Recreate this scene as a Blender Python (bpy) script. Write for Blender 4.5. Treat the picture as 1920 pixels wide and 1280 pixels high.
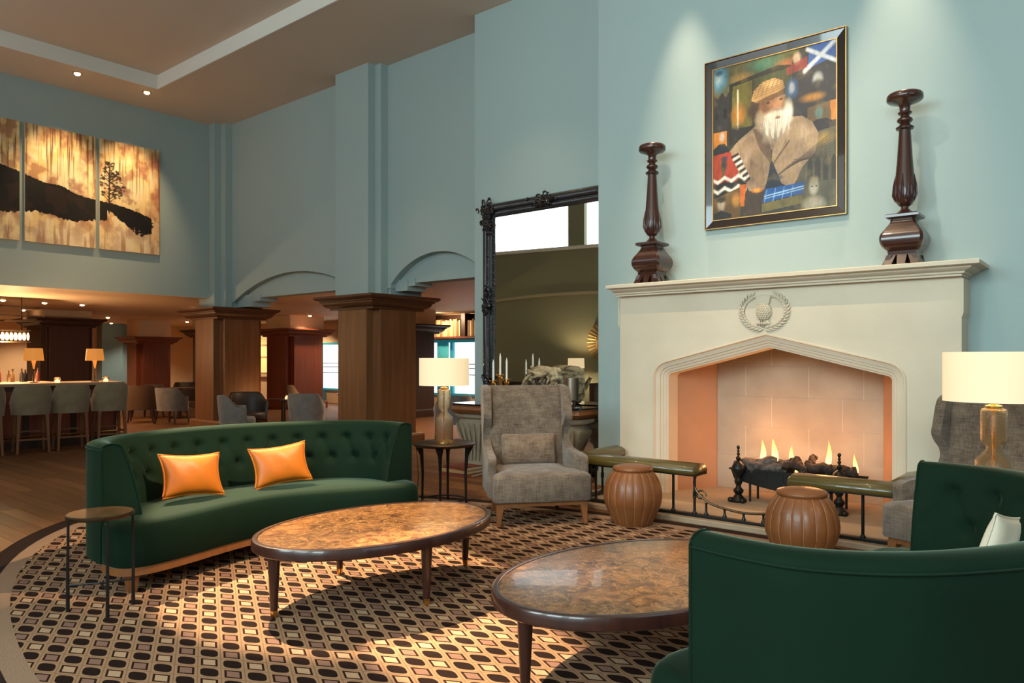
import bpy, bmesh, math, random
import numpy as np
from mathutils import Vector, Matrix

for o in list(bpy.data.objects): bpy.data.objects.remove(o, do_unlink=True)
S = bpy.context.scene
COL = S.collection
R = math.radians
random.seed(7)

# ------------------------------------------------------------------ camera
cam_d = bpy.data.cameras.new('camera'); cam = bpy.data.objects.new('camera', cam_d); COL.objects.link(cam)
cam.location = (0, 0, 1.45); cam.rotation_euler = (R(90), 0, R(39.7))
cam_d.sensor_width = 36; cam_d.lens = 36 * 1401 / 1920; cam_d.shift_y = 32 / 1920; cam_d.clip_start = .05
S.camera = cam
# ------------------------------------------------------------------ world, exposure
W = bpy.data.worlds.new('sky'); S.world = W; W.use_nodes = True
W.node_tree.nodes['Background'].inputs[0].default_value = (.72, .87, 1, 1)
W.node_tree.nodes['Background'].inputs[1].default_value = 1.2
vs = S.view_settings; vs.view_transform = 'Standard'; vs.look = 'None'; vs.gamma = 1; vs.exposure = 0.45
vs.use_curve_mapping = False

WARM = (1, .62, .30); WARM2 = (1, .72, .44); COOL = (.74, .95, .98)
def area(name, loc, rot, sx, sy, power, color):
    l = bpy.data.lights.new(name, 'AREA'); l.shape = 'RECTANGLE'; l.size = sx; l.size_y = sy; l.energy = power; l.color = color
    o = bpy.data.objects.new(name, l); COL.objects.link(o); o.location = loc; o.rotation_euler = rot; return o
def spot(name, loc, target, power, angle, blend, color, radius=.04):
    l = bpy.data.lights.new(name, 'SPOT'); l.energy = power; l.spot_size = R(angle); l.spot_blend = blend; l.color = color
    l.shadow_soft_size = radius
    o = bpy.data.objects.new(name, l); COL.objects.link(o); o.location = loc
    o.rotation_euler = (Vector(target) - Vector(loc)).to_track_quat('-Z', 'Y').to_euler(); return o
def point(name, loc, power, color, radius=.05):
    l = bpy.data.lights.new(name, 'POINT'); l.energy = power; l.color = color; l.shadow_soft_size = radius
    o = bpy.data.objects.new(name, l); COL.objects.link(o); o.location = loc; return o

# daylight through the tall windows of the wall behind the camera
for x in (-4.6, -1.4, 1.8):
    area('window_daylight', (x, -4.86, 4.0), (R(90), 0, 0), 2.2, 2.8, 265, COOL)
area('window_daylight', (4.86, 2.0, 3.5), (R(90), 0, R(90)), 3.4, 3.6, 10, COOL)
# ceiling downlights of the tall room
spot('downlight_or_fill_beam', (-8.6, 3.55, 6.15), (-4.05, 3.0, 0), 7500, 17, .3, (1, .76, .48), .035)
spot('downlight_or_fill_beam', (-7.0, 3.25, 6.15), (-2.55, 2.75, 0), 7000, 8.5, .5, (1, .76, .48), .035)
spot('downlight_or_fill_beam', (-1.8, 4.6, 6.15), (-5.2, 3.0, .6), 2100, 26, .8, WARM2)
spot('downlight_or_fill_beam', (-1.95, 3.35, 6.15), (-1.75, 3.2, .4), 900, 13, .9, WARM2)
spot('downlight_or_fill_beam', (-3.0, 2.2, 6.15), (-4.2, 5.4, .7), 520, 30, .9, WARM2)
spot('wall_wash_or_fill_beam', (-3.62, 6.80, 6.2), (-3.62, 7.22, 2.4), 420, 34, 1, (1, .78, .54))
spot('wall_wash_or_fill_beam', (-1.57, 6.80, 6.2), (-1.57, 7.22, 2.4), 420, 34, 1, (1, .78, .54))
spot('wall_wash_or_fill_beam', (-2.7, 3.6, 6.2), (-2.7, 7.25, 2.9), 480, 44, 1, (1, .78, .54))  # added general warm light on the chimney breast, without a fixture
spot('wall_wash_or_fill_beam', (-2.7, 5.4, 6.2), (-2.7, 7.25, 3.6), 330, 30, .8, WARM2)
spot('art_beam', (-13.55, 5.0, 6.2), (-14.55, 5.05, 4.2), 190, 62, .9, (1, .66, .36))
spot('art_beam', (-13.55, 6.2, 6.2), (-14.55, 6.2, 4.2), 190, 62, .9, (1, .66, .36))
for x, y, p in ((-8.5, 6.6, 90), (-5.9, 6.5, 100), (-4.6, 4.4, 120), (-1.2, 3.6, 90), (-2.6, 5.3, 130)):
    spot('downlight_or_fill_beam', (x, y, 6.2), (x, y, 0), p, 74, .8, WARM2, .06)  # wide warm fill added over the lounge, without fixtures

# ------------------------------------------------------------------ materials
MATS = {}
def nodes(m): return m.node_tree.nodes, m.node_tree.links
def mat(name, col, rough=.5, metal=0, spec=.5, sheen=0, sheen_tint=None, coat=0, emit=None, es=0, trans=0, ior=1.45, alpha=1,
        noise=None, bump=None, col2=None):
    """noise=(scale, stretch xyz, amount) varies the colour towards col2; bump=(scale, strength, stretch)"""
    m = bpy.data.materials.new(name); m.use_nodes = True; n, L = nodes(m); b = n['Principled BSDF']
    b.inputs['Base Color'].default_value = (*col, 1); b.inputs['Roughness'].default_value = rough
    b.inputs['Metallic'].default_value = metal; b.inputs['Specular IOR Level'].default_value = spec
    b.inputs['Sheen Weight'].default_value = sheen; b.inputs['Coat Weight'].default_value = coat
    b.inputs['Transmission Weight'].default_value = trans; b.inputs['IOR'].default_value = ior
    if sheen_tint: b.inputs['Sheen Tint'].default_value = (*sheen_tint, 1); b.inputs['Sheen Roughness'].default_value = .28
    if emit: b.inputs['Emission Color'].default_value = (*emit, 1); b.inputs['Emission Strength'].default_value = es
    tc = n.new('ShaderNodeTexCoord')
    def nz(scale, stretch, detail=6):
        mp = n.new('ShaderNodeMapping'); mp.inputs['Scale'].default_value = stretch; L.new(tc.outputs['Object'], mp.inputs[0])
        t = n.new('ShaderNodeTexNoise'); t.inputs['Scale'].default_value = scale; t.inputs['Detail'].default_value = detail
        L.new(mp.outputs[0], t.inputs[0]); return t
    if noise:
        t = nz(noise[0], noise[1]); r = n.new('ShaderNodeValToRGB'); w = noise[2]
        r.color_ramp.elements[0].position = .5 - w; r.color_ramp.elements[1].position = .5 + w
        r.color_ramp.elements[0].color = (*col, 1); r.color_ramp.elements[1].color = (*(col2 or [c * .6 for c in col]), 1)
        L.new(t.outputs[0], r.inputs[0]); L.new(r.outputs[0], b.inputs['Base Color'])
    if bump:
        t = nz(bump[0], bump[2] if len(bump) > 2 else (1, 1, 1)); bp = n.new('ShaderNodeBump'); bp.inputs['Strength'].default_value = bump[1]
        bp.inputs['Distance'].default_value = .01; L.new(t.outputs[0], bp.inputs['Height']); L.new(bp.outputs[0], b.inputs['Normal'])
    MATS[name] = m; return m

mat('teal_paint', (.326, .404, .388), .8, bump=(60, .05), noise=(.6, (1, 1, 1), .4), col2=(.306, .384, .372))
mat('warm_shaded_teal', (.22, .225, .14), .8)  # teal wall in warm-lit shade, put into the paint colour
mat('ceiling_paint', (.58, .48, .39), .85)
mat('olive_light', (.36, .33, .22), .8)
mat('white_trim', (.72, .70, .63), .7)
mat('low_ceiling_paint', (.70, .52, .36), .6)
mat('peach_paint', (.68, .49, .31), .8)
mat('blue_paint', (.17, .30, .38), .8)
mat('limestone', (.66, .565, .43), .75, noise=(2.2, (1, 1, 1), .3), col2=(.57, .475, .35), bump=(40, .12))
mat('mortar', (.60, .49, .38), .9)
mat('firelit_jamb_stone', (.46, .235, .125), .8, noise=(2, (1, 1, 1), .35), col2=(.34, .19, .11), bump=(30, .15))  # orange firelight on the jambs is put into the stone colour
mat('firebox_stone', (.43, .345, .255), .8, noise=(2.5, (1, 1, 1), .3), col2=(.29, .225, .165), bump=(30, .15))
mat('hearth_stone', (.38, .275, .18), .6, noise=(4, (1, 1, 1), .3), col2=(.29, .205, .13))
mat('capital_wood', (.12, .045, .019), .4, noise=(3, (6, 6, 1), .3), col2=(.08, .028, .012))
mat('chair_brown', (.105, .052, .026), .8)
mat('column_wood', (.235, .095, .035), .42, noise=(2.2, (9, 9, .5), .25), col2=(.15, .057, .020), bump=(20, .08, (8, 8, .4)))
mat('red_wood', (.21, .050, .021), .45, noise=(2.2, (9, 9, .5), .25), col2=(.13, .030, .014))
mat('dark_wood', (.055, .017, .010), .28, coat=.4, noise=(3, (6, 6, .6), .3), col2=(.025, .008, .006))
mat('bar_column_wood', (.055, .022, .014), .45, noise=(2.2, (9, 9, .5), .25), col2=(.03, .012, .008))
mat('leg_wood', (.23, .085, .026), .38, noise=(4, (7, 7, .8), .3), col2=(.15, .052, .016))
mat('floor_wood', (.185, .074, .023), .55, spec=.3, noise=(2.0, (.7, 12, 1), .3), col2=(.10, .040, .013), bump=(14, .05, (.6, 10, 1)))
mat('floor_wood_dark', (.135, .056, .02), .55, spec=.3, noise=(2.0, (.7, 12, 1), .3), col2=(.10, .038, .013), bump=(14, .05, (.6, 10, 1)))
mat('floor_wood_light', (.19, .083, .029), .52, spec=.3, noise=(2.0, (.7, 12, 1), .3), col2=(.15, .062, .02), bump=(14, .05, (.6, 10, 1)))
mat('velvet', (.0056, .0138, .0082), .8, spec=.06, sheen=.46, sheen_tint=(.35, .44, .31), bump=(220, .08), noise=(3.5, (1, 1, 1), .4), col2=(.0065, .019, .010))
mat('orange_silk', (.60, .165, .008), .46, sheen=.4, sheen_tint=(1, .6, .2), noise=(2.5, (1, 1, 1), .35), col2=(.47, .115, .006), bump=(7, .5))
mat('cream_cloth', (.75, .64, .48), .8)
mat('grey_fabric', (.085, .063, .047), .9, sheen=.25, noise=(30, (3.2, 3.2, .5), .2), col2=(.185, .142, .106), bump=(70, .4, (3, 3, .6)))
mat('pillow_fabric', (.17, .115, .08), .9, sheen=.3, noise=(26, (5, 5, .35), .22), col2=(.27, .19, .135), bump=(70, .35, (3, 3, .6)))
mat('stool_fabric', (.29, .21, .12), .9, sheen=.3, noise=(9, (1, 1, 1), .3), col2=(.19, .145, .088))
mat('chair_grey', (.23, .195, .155), .85, sheen=.3, noise=(9, (1, 1, 1), .3), col2=(.13, .122, .115))
mat('chair_tan', (.22, .13, .062), .8)
mat('brown_leather_dark', (.035, .02, .013), .5)
mat('leather', (.215, .075, .022), .40, coat=.08, noise=(5, (1, 1, 1), .35), col2=(.15, .048, .013), bump=(90, .1))
mat('leather_seam', (.30, .125, .055), .5)
mat('olive_leather', (.088, .064, .013), .32, coat=.3, noise=(4, (1, 1, 1), .3), col2=(.06, .043, .009))
mat('iron', (.022, .022, .02), .42, metal=.7)
mat('bronze', (.085, .055, .032), .35, metal=.9)
mat('brass', (.72, .42, .14), .25, metal=1)
mat('copper_glow', (.42, .15, .03), .5, emit=(1, .36, .06), es=.38)
mat('black_lacquer', (.008, .008, .010), .16, coat=.8, bump=(60, .15))
mat('carved_black', (.012, .011, .013), .25, coat=.6, bump=(34, .9))
mat('frame_black', (.016, .011, .010), .25, coat=.5)
mat('gilt', (.50, .30, .10), .35, metal=.8)
mat('wax', (.86, .82, .72), .5, emit=(1, .85, .6), es=.08)
mat('stone_carved', (.36, .30, .21), .85, noise=(5, (1, 1, 1), .3), col2=(.22, .175, .115), bump=(18, .6))
mat('driftwood', (.60, .45, .25), .5, noise=(7, (1, 1, 3), .12), col2=(.10, .05, .03), bump=(12, .6))
mat('charcoal', (.018, .015, .014), .85, noise=(22, (1, 1, 1), .2), col2=(.13, .105, .09), bump=(30, .8))
mat('log_wood', (.045, .022, .013), .8, noise=(22, (1, 1, 1), .25), col2=(.012, .009, .008), bump=(24, .8))
mat('dark_metal', (.02, .018, .017), .4, metal=.6)
mat('book_red', (.16, .035, .02), .6); mat('book_tan', (.40, .25, .11), .6); mat('book_cream', (.58, .44, .24), .6)
mat('paper', (.62, .52, .36), .8)
mat('curtain_teal', (.035, .30, .36), .7, emit=(.05, .5, .6), es=.12)  # faint glow added to the curtain cloth and window frames
mat('mirror_glass', (.93, .95, .93), .01, metal=1)
mat('pewter', (.32, .25, .18), .3, metal=.9)
mat('shade', (.45, .39, .28), .8, emit=(1, .74, .42), es=.52)
mat('glass', (.97, .95, .90), .03, trans=1, ior=1.3)
mat('amber_glass', (1, .88, .68), .04, trans=1, ior=1.25, bump=(90, .45))
mat('window_light', (.9, .95, 1), .5, emit=(.86, .95, 1), es=2.2)
mat('window_light_far', (.9, .95, 1), .5, emit=(.84, .95, 1), es=1.35)
mat('lamp_glow', (1, .8, .5), .5, emit=(1, .72, .36), es=14)
mat('candle_glow', (1, .6, .3), .5, emit=(1, .45, .14), es=4)
mat('crystal_glow', (1, .85, .6), .4, emit=(1, .66, .28), es=3.0)
mat('amber_art', (.7, .5, .2), .5, emit=(1, .72, .25), es=.55)
mat('side_marble', (.10, .045, .018), .2, coat=.3, noise=(9, (1, 1, 1), .2), col2=(.20, .10, .04))
mat('rug_dark', (.030, .018, .014), .95, spec=.05, bump=(160, .5)); mat('rug_beige', (.27, .16, .095), .95, bump=(160, .5))

def weave_mat(name, c0, c1):
    m = mat(name, c0, .92, sheen=.2, bump=(90, .4, (2, 2, 2))); n, L = nodes(m); b = n['Principled BSDF']; tc = n.new('ShaderNodeTexCoord'); prev = None
    for sc, st in ((34, (4.5, 4.5, .30)), (34, (.35, .35, 4.0)), (9, (1, 1, 1))):
        mp = n.new('ShaderNodeMapping'); mp.inputs['Scale'].default_value = st; L.new(tc.outputs['Object'], mp.inputs[0]); t = n.new('ShaderNodeTexNoise'); t.inputs['Scale'].default_value = sc; t.inputs['Detail'].default_value = 3; L.new(mp.outputs[0], t.inputs[0])
        if prev is None: prev = t.outputs[0]
        else:
            a = n.new('ShaderNodeMath'); a.operation = 'ADD'; L.new(prev, a.inputs[0]); L.new(t.outputs[0], a.inputs[1]); prev = a.outputs[0]
    r = n.new('ShaderNodeMapRange'); r.inputs[1].default_value = 1.15; r.inputs[2].default_value = 1.85; L.new(prev, r.inputs[0])
    mx = n.new('ShaderNodeMix'); mx.data_type = 'RGBA'; L.new(r.outputs[0], mx.inputs[0]); mx.inputs[6].default_value = (*c0, 1); mx.inputs[7].default_value = (*c1, 1); L.new(mx.outputs[2], b.inputs['Base Color'])
weave_mat('grey_fabric', (.070, .048, .033), (.205, .152, .108)); weave_mat('pillow_fabric', (.095, .058, .037), (.245, .17, .115))
def flame_mat():
    m = bpy.data.materials.new('flame'); m.use_nodes = True; n, L = nodes(m); n.clear()
    out = n.new('ShaderNodeOutputMaterial'); e = n.new('ShaderNodeEmission'); tr = n.new('ShaderNodeBsdfTransparent'); mx = n.new('ShaderNodeMixShader')
    tc = n.new('ShaderNodeTexCoord'); sp = n.new('ShaderNodeSeparateXYZ'); L.new(tc.outputs['Generated'], sp.inputs[0])
    r = n.new('ShaderNodeValToRGB'); r.color_ramp.elements[0].color = (1, .62, .22, 1); r.color_ramp.elements[1].color = (1, .28, .04, 1)
    L.new(sp.outputs['Z'], r.inputs[0]); L.new(r.outputs[0], e.inputs[0]); e.inputs[1].default_value = 3.2
    mr = n.new('ShaderNodeMapRange'); mr.inputs[1].default_value = 0; mr.inputs[2].default_value = 1; mr.inputs[3].default_value = .92; mr.inputs[4].default_value = .25
    L.new(sp.outputs['Z'], mr.inputs[0]); L.new(mr.outputs[0], mx.inputs[0]); L.new(tr.outputs[0], mx.inputs[1]); L.new(e.outputs[0], mx.inputs[2])
    L.new(mx.outputs[0], out.inputs[0]); MATS['flame'] = m
flame_mat()

def marble_mat():
    m = mat('marble', (.20, .085, .028), .24, coat=.15); n, L = nodes(m); b = n['Principled BSDF']
    tc = n.new('ShaderNodeTexCoord')
    nz = n.new('ShaderNodeTexNoise'); nz.inputs['Scale'].default_value = 11; nz.inputs['Detail'].default_value = 10; nz.inputs['Distortion'].default_value = 1.6
    L.new(tc.outputs['Object'], nz.inputs[0])
    v = n.new('ShaderNodeTexVoronoi'); v.feature = 'DISTANCE_TO_EDGE'; v.inputs['Scale'].default_value = 17
    ad = n.new('ShaderNodeVectorMath'); ad.operation = 'MULTIPLY_ADD'; ad.inputs[1].default_value = (.16, .16, .16); L.new(nz.outputs['Color'], ad.inputs[0]); L.new(tc.outputs['Object'], ad.inputs[2])
    L.new(ad.outputs[0], v.inputs[0])
    r1 = n.new('ShaderNodeValToRGB'); e = r1.color_ramp.elements; e[0].position = .32; e[0].color = (.055, .018, .006, 1); e[1].position = .70; e[1].color = (.29, .125, .038, 1)
    L.new(nz.outputs[0], r1.inputs[0])
    r2 = n.new('ShaderNodeValToRGB'); e = r2.color_ramp.elements; e[0].position = 0; e[0].color = (1, 1, 1, 1); e[1].position = .035; e[1].color = (0, 0, 0, 1); L.new(v.outputs[0], r2.inputs[0])
    mu = n.new('ShaderNodeMath'); mu.operation = 'MULTIPLY'; mu.inputs[1].default_value = .55; L.new(r2.outputs[0], mu.inputs[0])
    mx = n.new('ShaderNodeMix'); mx.data_type = 'RGBA'; L.new(mu.outputs[0], mx.inputs[0]); L.new(r1.outputs[0], mx.inputs[6]); mx.inputs[7].default_value = (.55, .33, .13, 1)
    L.new(mx.outputs[2], b.inputs['Base Color'])
marble_mat()

def rug_mat():
    m = mat('rug_pattern', (.4, .3, .2), .95, spec=.05); n, L = nodes(m); b = n['Principled BSDF']
    def M(op, a, c=None, d=None):
        x = n.new('ShaderNodeMath'); x.operation = op
        for i, v in enumerate((a, c, d)):
            if v is None: continue
            if isinstance(v, (int, float)): x.inputs[i].default_value = v
            else: L.new(v, x.inputs[i])
        return x.outputs[0]
    def mixc(f, a, c):
        x = n.new('ShaderNodeMix'); x.data_type = 'RGBA'; L.new(f, x.inputs[0])
        for i, v in ((6, a), (7, c)):
            if isinstance(v, tuple): x.inputs[i].default_value = (*v, 1)
            else: L.new(v, x.inputs[i])
        return x.outputs[2]
    tc = n.new('ShaderNodeTexCoord'); sp = n.new('ShaderNodeSeparateXYZ'); L.new(tc.outputs['Object'], sp.inputs[0])
    # lozenge grid: two families of diagonal lines, cells alternately a dark rounded lozenge and a framed small one
    HX, HY_ = .10625, .057
    xs = M('DIVIDE', sp.outputs['X'], HX); ys = M('DIVIDE', sp.outputs['Y'], HY_)
    cs = M('ADD', M('MULTIPLY', M('ADD', xs, ys), .5), 100); ct = M('ADD', M('MULTIPLY', M('SUBTRACT', ys, xs), .5), 100)
    i_ = M('ROUND', cs); j_ = M('ROUND', ct)
    u = M('ABSOLUTE', M('SUBTRACT', cs, i_)); v = M('ABSOLUTE', M('SUBTRACT', ct, j_))
    odd = M('MODULO', M('ADD', i_, j_), 2)
    se = M('ADD', M('POWER', u, 3.2), M('POWER', v, 3.2))
    mxv = M('MAXIMUM', u, v)
    oval = M('LESS_THAN', se, .39 ** 3.2)
    rout = M('LESS_THAN', mxv, .365); rin = M('LESS_THAN', mxv, .265)
    line = M('GREATER_THAN', mxv, .475)
    nz = n.new('ShaderNodeTexNoise'); nz.inputs['Scale'].default_value = 3.1; L.new(tc.outputs['Object'], nz.inputs[0])
    wn = n.new('ShaderNodeTexWhiteNoise'); wn.noise_dimensions = '2D'; cv = n.new('ShaderNodeCombineXYZ')
    L.new(i_, cv.inputs[0]); L.new(j_, cv.inputs[1]); L.new(cv.outputs[0], wn.inputs[0])
    fill = mixc(M('GREATER_THAN', M('MODULO', i_, 2), .5), (.40, .26, .155), (.22, .12, .085))
    bg = mixc(line, (.315, .18, .10), (.21, .115, .062))
    c = mixc(rout, bg, (.026, .010, .007)); c = mixc(rin, c, fill)
    co = mixc(oval, bg, (.019, .010, .008))
    c2 = mixc(odd, co, c)
    mx = n.new('ShaderNodeMix'); mx.data_type = 'RGBA'; mx.blend_type = 'MULTIPLY'; mx.inputs[0].default_value = .35
    L.new(c2, mx.inputs[6]); L.new(nz.outputs[0], mx.inputs[7]); L.new(c2, b.inputs['Base Color'])
    bn = n.new('ShaderNodeTexNoise'); bn.inputs['Scale'].default_value = 180; L.new(tc.outputs['Object'], bn.inputs[0])
    bp = n.new('ShaderNodeBump'); bp.inputs['Strength'].default_value = .5; bp.inputs['Distance'].default_value = .004; L.new(bn.outputs[0], bp.inputs['Height']); L.new(bp.outputs[0], b.inputs['Normal'])
rug_mat()

def attr_mat(name, rough):
    m = mat(name, (.5, .5, .5), rough); n, L = nodes(m); a = n.new('ShaderNodeAttribute'); a.attribute_name = 'Col'
    L.new(a.outputs['Color'], n['Principled BSDF'].inputs['Base Color'])
attr_mat('painting_print', .42); attr_mat('canvas_print', .6)

# ------------------------------------------------------------------ mesh helpers
class MB:
    def __init__(s): s.v = []; s.f = []
    def add(s, vs, fs):
        b = len(s.v); s.v += [tuple(x) for x in vs]; s.f += [[i + b for i in f] for f in fs]; return s
    def box(s, x0, x1, y0, y1, z0, z1, M=None):
        vs = [Vector((x, y, z)) for z in (z0, z1) for y in (y0, y1) for x in (x0, x1)]
        if M is not None: vs = [M @ v for v in vs]
        return s.add(vs, [(0, 2, 3, 1), (4, 5, 7, 6), (0, 1, 5, 4), (2, 6, 7, 3), (0, 4, 6, 2), (1, 3, 7, 5)])
    def prism(s, poly, a, b, axis='z'):
        n = len(poly)
        def mk(p, h):
            if axis == 'z': return (p[0], p[1], h)
            if axis == 'y': return (p[0], h, p[1])
            return (h, p[0], p[1])
        vs = [mk(p, a) for p in poly] + [mk(p, b) for p in poly]
        return s.add(vs, [list(range(n))[::-1], list(range(n, 2 * n))] + [(i, (i + 1) % n, n + (i + 1) % n, n + i) for i in range(n)])
    def loft(s, rings, closed=True, cap0=True, cap1=True, wrap=False):
        n = len(rings[0]); vs = [p for r in rings for p in r]; fs = []; m = len(rings)
        for i in range(m if wrap else m - 1):
            for j in range(n if closed else n - 1):
                a = i * n + j; b = i * n + (j + 1) % n; i2 = (i + 1) % m
                fs.append((a, b, i2 * n + (j + 1) % n, i2 * n + j))
        if not wrap and closed:
            if cap0: fs.append(list(range(n))[::-1])
            if cap1: fs.append(list(range((m - 1) * n, m * n)))
        return s.add(vs, fs)
    def lathe(s, prof, seg=24, c=(0, 0, 0), cap0=True, cap1=True):
        return s.loft([[(c[0] + r * math.cos(2 * math.pi * k / seg), c[1] + r * math.sin(2 * math.pi * k / seg), c[2] + z) for k in range(seg)] for r, z in prof], True, cap0, cap1)
    def tube(s, pts, r, seg=8, closed=False):
        pts = [Vector(p) for p in pts]; rings = []; n = len(pts)
        for i, p in enumerate(pts):
            if closed: t = pts[(i + 1) % n] - pts[i - 1]
            else: t = pts[min(i + 1, n - 1)] - pts[max(i - 1, 0)]
            t.normalize(); up = Vector((0, 0, 1)) if abs(t.z) < .95 else Vector((1, 0, 0))
            a = t.cross(up).normalized(); b = a.cross(t).normalized(); rr = r[i] if isinstance(r, (list, tuple)) else r
            rings.append([p + (a * math.cos(2 * math.pi * k / seg) + b * math.sin(2 * math.pi * k / seg)) * rr for k in range(seg)])
        return s.loft(rings, True, True, True, wrap=closed)
    def ball(s, c, r, seg=12, rings=8, M=None):
        if not isinstance(r, (tuple, list)): r = (r, r, r)
        P = []
        for i in range(rings + 1):
            th = math.pi * i / rings; e = max(math.sin(th), .02)
            P.append([Vector((c[0] + r[0] * e * math.cos(2 * math.pi * k / seg), c[1] + r[1] * e * math.sin(2 * math.pi * k / seg), c[2] - r[2] * math.cos(th))) for k in range(seg)])
        if M is not None: P = [[M @ p for p in q] for q in P]
        return s.loft(P)
    def mesh(s, name, smooth=None):
        me = bpy.data.meshes.new(name); me.from_pydata(s.v, [], s.f)
        bm = bmesh.new(); bm.from_mesh(me); bmesh.ops.recalc_face_normals(bm, faces=bm.faces); bm.to_mesh(me); bm.free()
        if smooth:
            me.shade_smooth(); me.set_sharp_from_angle(angle=R(smooth))
        return me
    def build(s, name, m, parent=None, smooth=40, bevel=0, seg=2):
        me = s.mesh(name, smooth); me.materials.append(MATS[m]); o = bpy.data.objects.new(name, me); COL.objects.link(o)
        if parent is not None: o.parent = parent
        if bevel:
            b = o.modifiers.new('bevel', 'BEVEL'); b.width = bevel; b.segments = seg; b.limit_method = 'ANGLE'; b.angle_limit = R(35)
        return o

def tag(o, label, cat, group=None):
    o['label'] = label; o['category'] = cat
    if group: o['group'] = group
    return o
def struct(o, label=None, cat=None):
    o['kind'] = 'structure'
    if label: o['label'] = label; o['category'] = cat or 'room part'
    return o
def thing(name, label, cat, loc=(0, 0, 0), rz=0, group=None):
    o = bpy.data.objects.new(name, None); COL.objects.link(o); o.empty_display_size = .1
    o.location = loc; o.rotation_euler = (0, 0, R(rz)); return tag(o, label, cat, group)
def children(o): return [c for c in bpy.data.objects if c.parent == o]
def copy_tree(o, parent=None):
    c = o.copy(); COL.objects.link(c)
    if parent is not None: c.parent = parent
    for ch in children(o): copy_tree(ch, c)
    return c
def dup(o, loc, rz, label, group=None, scale=None):
    c = copy_tree(o); c.location = loc; c.rotation_euler = (0, 0, R(rz)); c['label'] = label
    if group: c['group'] = group
    if scale: c.scale = (scale,) * 3
    return c
def catmull(P, n):
    P = [Vector(p) for p in P]; out = []
    for i in range(len(P) - 1):
        p0 = P[i - 1] if i else 2 * P[0] - P[1]; p1 = P[i]; p2 = P[i + 1]; p3 = P[i + 2] if i + 2 < len(P) else 2 * P[-1] - P[-2]
        for k in range(n):
            t = k / n; out.append(.5 * ((2 * p1) + (p2 - p0) * t + (2 * p0 - 5 * p1 + 4 * p2 - p3) * t * t + (3 * p1 - p0 - 3 * p2 + p3) * t ** 3))
    out.append(P[-1]); return out
def resample(P, n):
    P = [Vector(p) for p in P]; L = [0]
    for a, b in zip(P, P[1:]): L.append(L[-1] + (b - a).length)
    out = []; j = 0
    for k in range(n):
        t = L[-1] * k / (n - 1)
        while j < len(P) - 2 and L[j + 1] < t: j += 1
        out.append(P[j].lerp(P[j + 1], (t - L[j]) / max(L[j + 1] - L[j], 1e-9)))
    return out

# ================================================================== the setting
ZC = 6.246; ZS = 2.69; YB = 7.262; YF = 6.96; YM = 7.70; YA = 8.117; XL = -14.59
fl = MB().box(-30, 5, -6, 16, -.2, -.004).build('floor', 'floor_wood', smooth=None); struct(fl, 'brown wooden plank floor around the rug', 'floor')
pm = {}
for ln in (1.6, 2.1, 2.7):
    for k, mm in enumerate(('floor_wood', 'floor_wood_dark', 'floor_wood_light')):
        me = MB().box(0, ln - .004, 0, .156, -.0039, 0).mesh('plank'); me.materials.append(MATS[mm]); pm[ln, k] = me
cnt = 0; y = 1.55; rnd = random.Random(3)
while y < 9.1:
    x = -14.0 + rnd.random() * 1.4
    xe = -1.2 if y > 5.6 else (-6.0 if y > 2.6 else -4.6)
    while x < xe and cnt < 297:
        ln = rnd.choice((1.6, 2.1, 2.7)); o = bpy.data.objects.new('plank', pm[ln, rnd.choice((0, 0, 1, 2))]); COL.objects.link(o); o.parent = fl
        o.location = (x, y, 0); x += ln; cnt += 1
    y += .16

def wall(name, m, boxes, label, parent=None):
    b = MB()
    for q in boxes: b.box(*q)
    return struct(b.build(name, m, parent, smooth=None), label, 'wall')
wall('wall_left', 'teal_paint', [(-15.0, XL, .6, 7.82, ZS + .002, ZC + .3)], 'teal bulkhead wall above the bar')
wall('wall_mirror', 'teal_paint', [(-7.07, -4.735, YM, YM + .5, 0, ZC + .3)], 'teal wall behind the tall black mirror')
wall('wall_fireplace', 'teal_paint', [(-4.735, -3.95, YB, YB + 1.0, 0, ZC + .3), (-1.40, -.60, YB, YB + 1.0, 0, ZC + .3), (-3.95, -1.40, YB, YB + 1.0, 1.95, ZC + .3)], 'teal chimney breast above the stone fireplace')
wall('wall_right', 'teal_paint', [(-.60, 5, YM, YM + .4, 0, ZC + .3), (4.9, 5.2, 4.0, 8.1, 0, ZC + .3), (4.9, 5.2, -5.2, .1, 0, ZC + .3), (4.9, 5.2, .1, 4.0, 0, 1.6), (4.9, 5.2, .1, 4.0, 5.4, ZC + .3)], 'teal wall right of the chimney breast')
# wall with two segmental arches
def arch(cx, half, z0, R_, zap, n=28):
    P = []
    for k in range(n + 1):
        x = cx + half * (2 * k / n - 1); P.append((x, max(z0, zap - R_ + math.sqrt(R_ * R_ - (x - cx) ** 2))))
    return P
a1 = arch(-12.1, 2.05, 2.6, 4.7, 3.073); a2 = arch(-8.25, 1.06, 2.6, 1.497, 3.10)
poly = [(-14.6, ZC + .3), (-14.6, 2.6)] + a1 + [(a1[-1][0], 2.6), (a2[0][0], 2.6)] + a2 + [(-7.07, 2.66), (-7.07, ZC + .3)]
struct(MB().prism(poly, YA, YA + .14, 'y').build('wall_arches', 'teal_paint', smooth=None), 'teal upper wall with two shallow arches', 'wall')
wall('wall_arch_recess', 'teal_paint', [(-14.6, -7.07, YA + .14, YA + .40, ZS - .02, ZC + .3)], 'recessed teal panel inside the arches')
wall('trim_1', 'teal_paint', [(-10.384, -9.53, 7.826, YA, 2.47, ZC + .01), (-10.384, -9.385, 7.970, YA, 2.47, ZC + .01), (-10.45, -9.33, YA + .02, YA + .7, 2.47, ZS + .1)], 'teal stepped pilaster above the nearer oak column')
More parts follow.
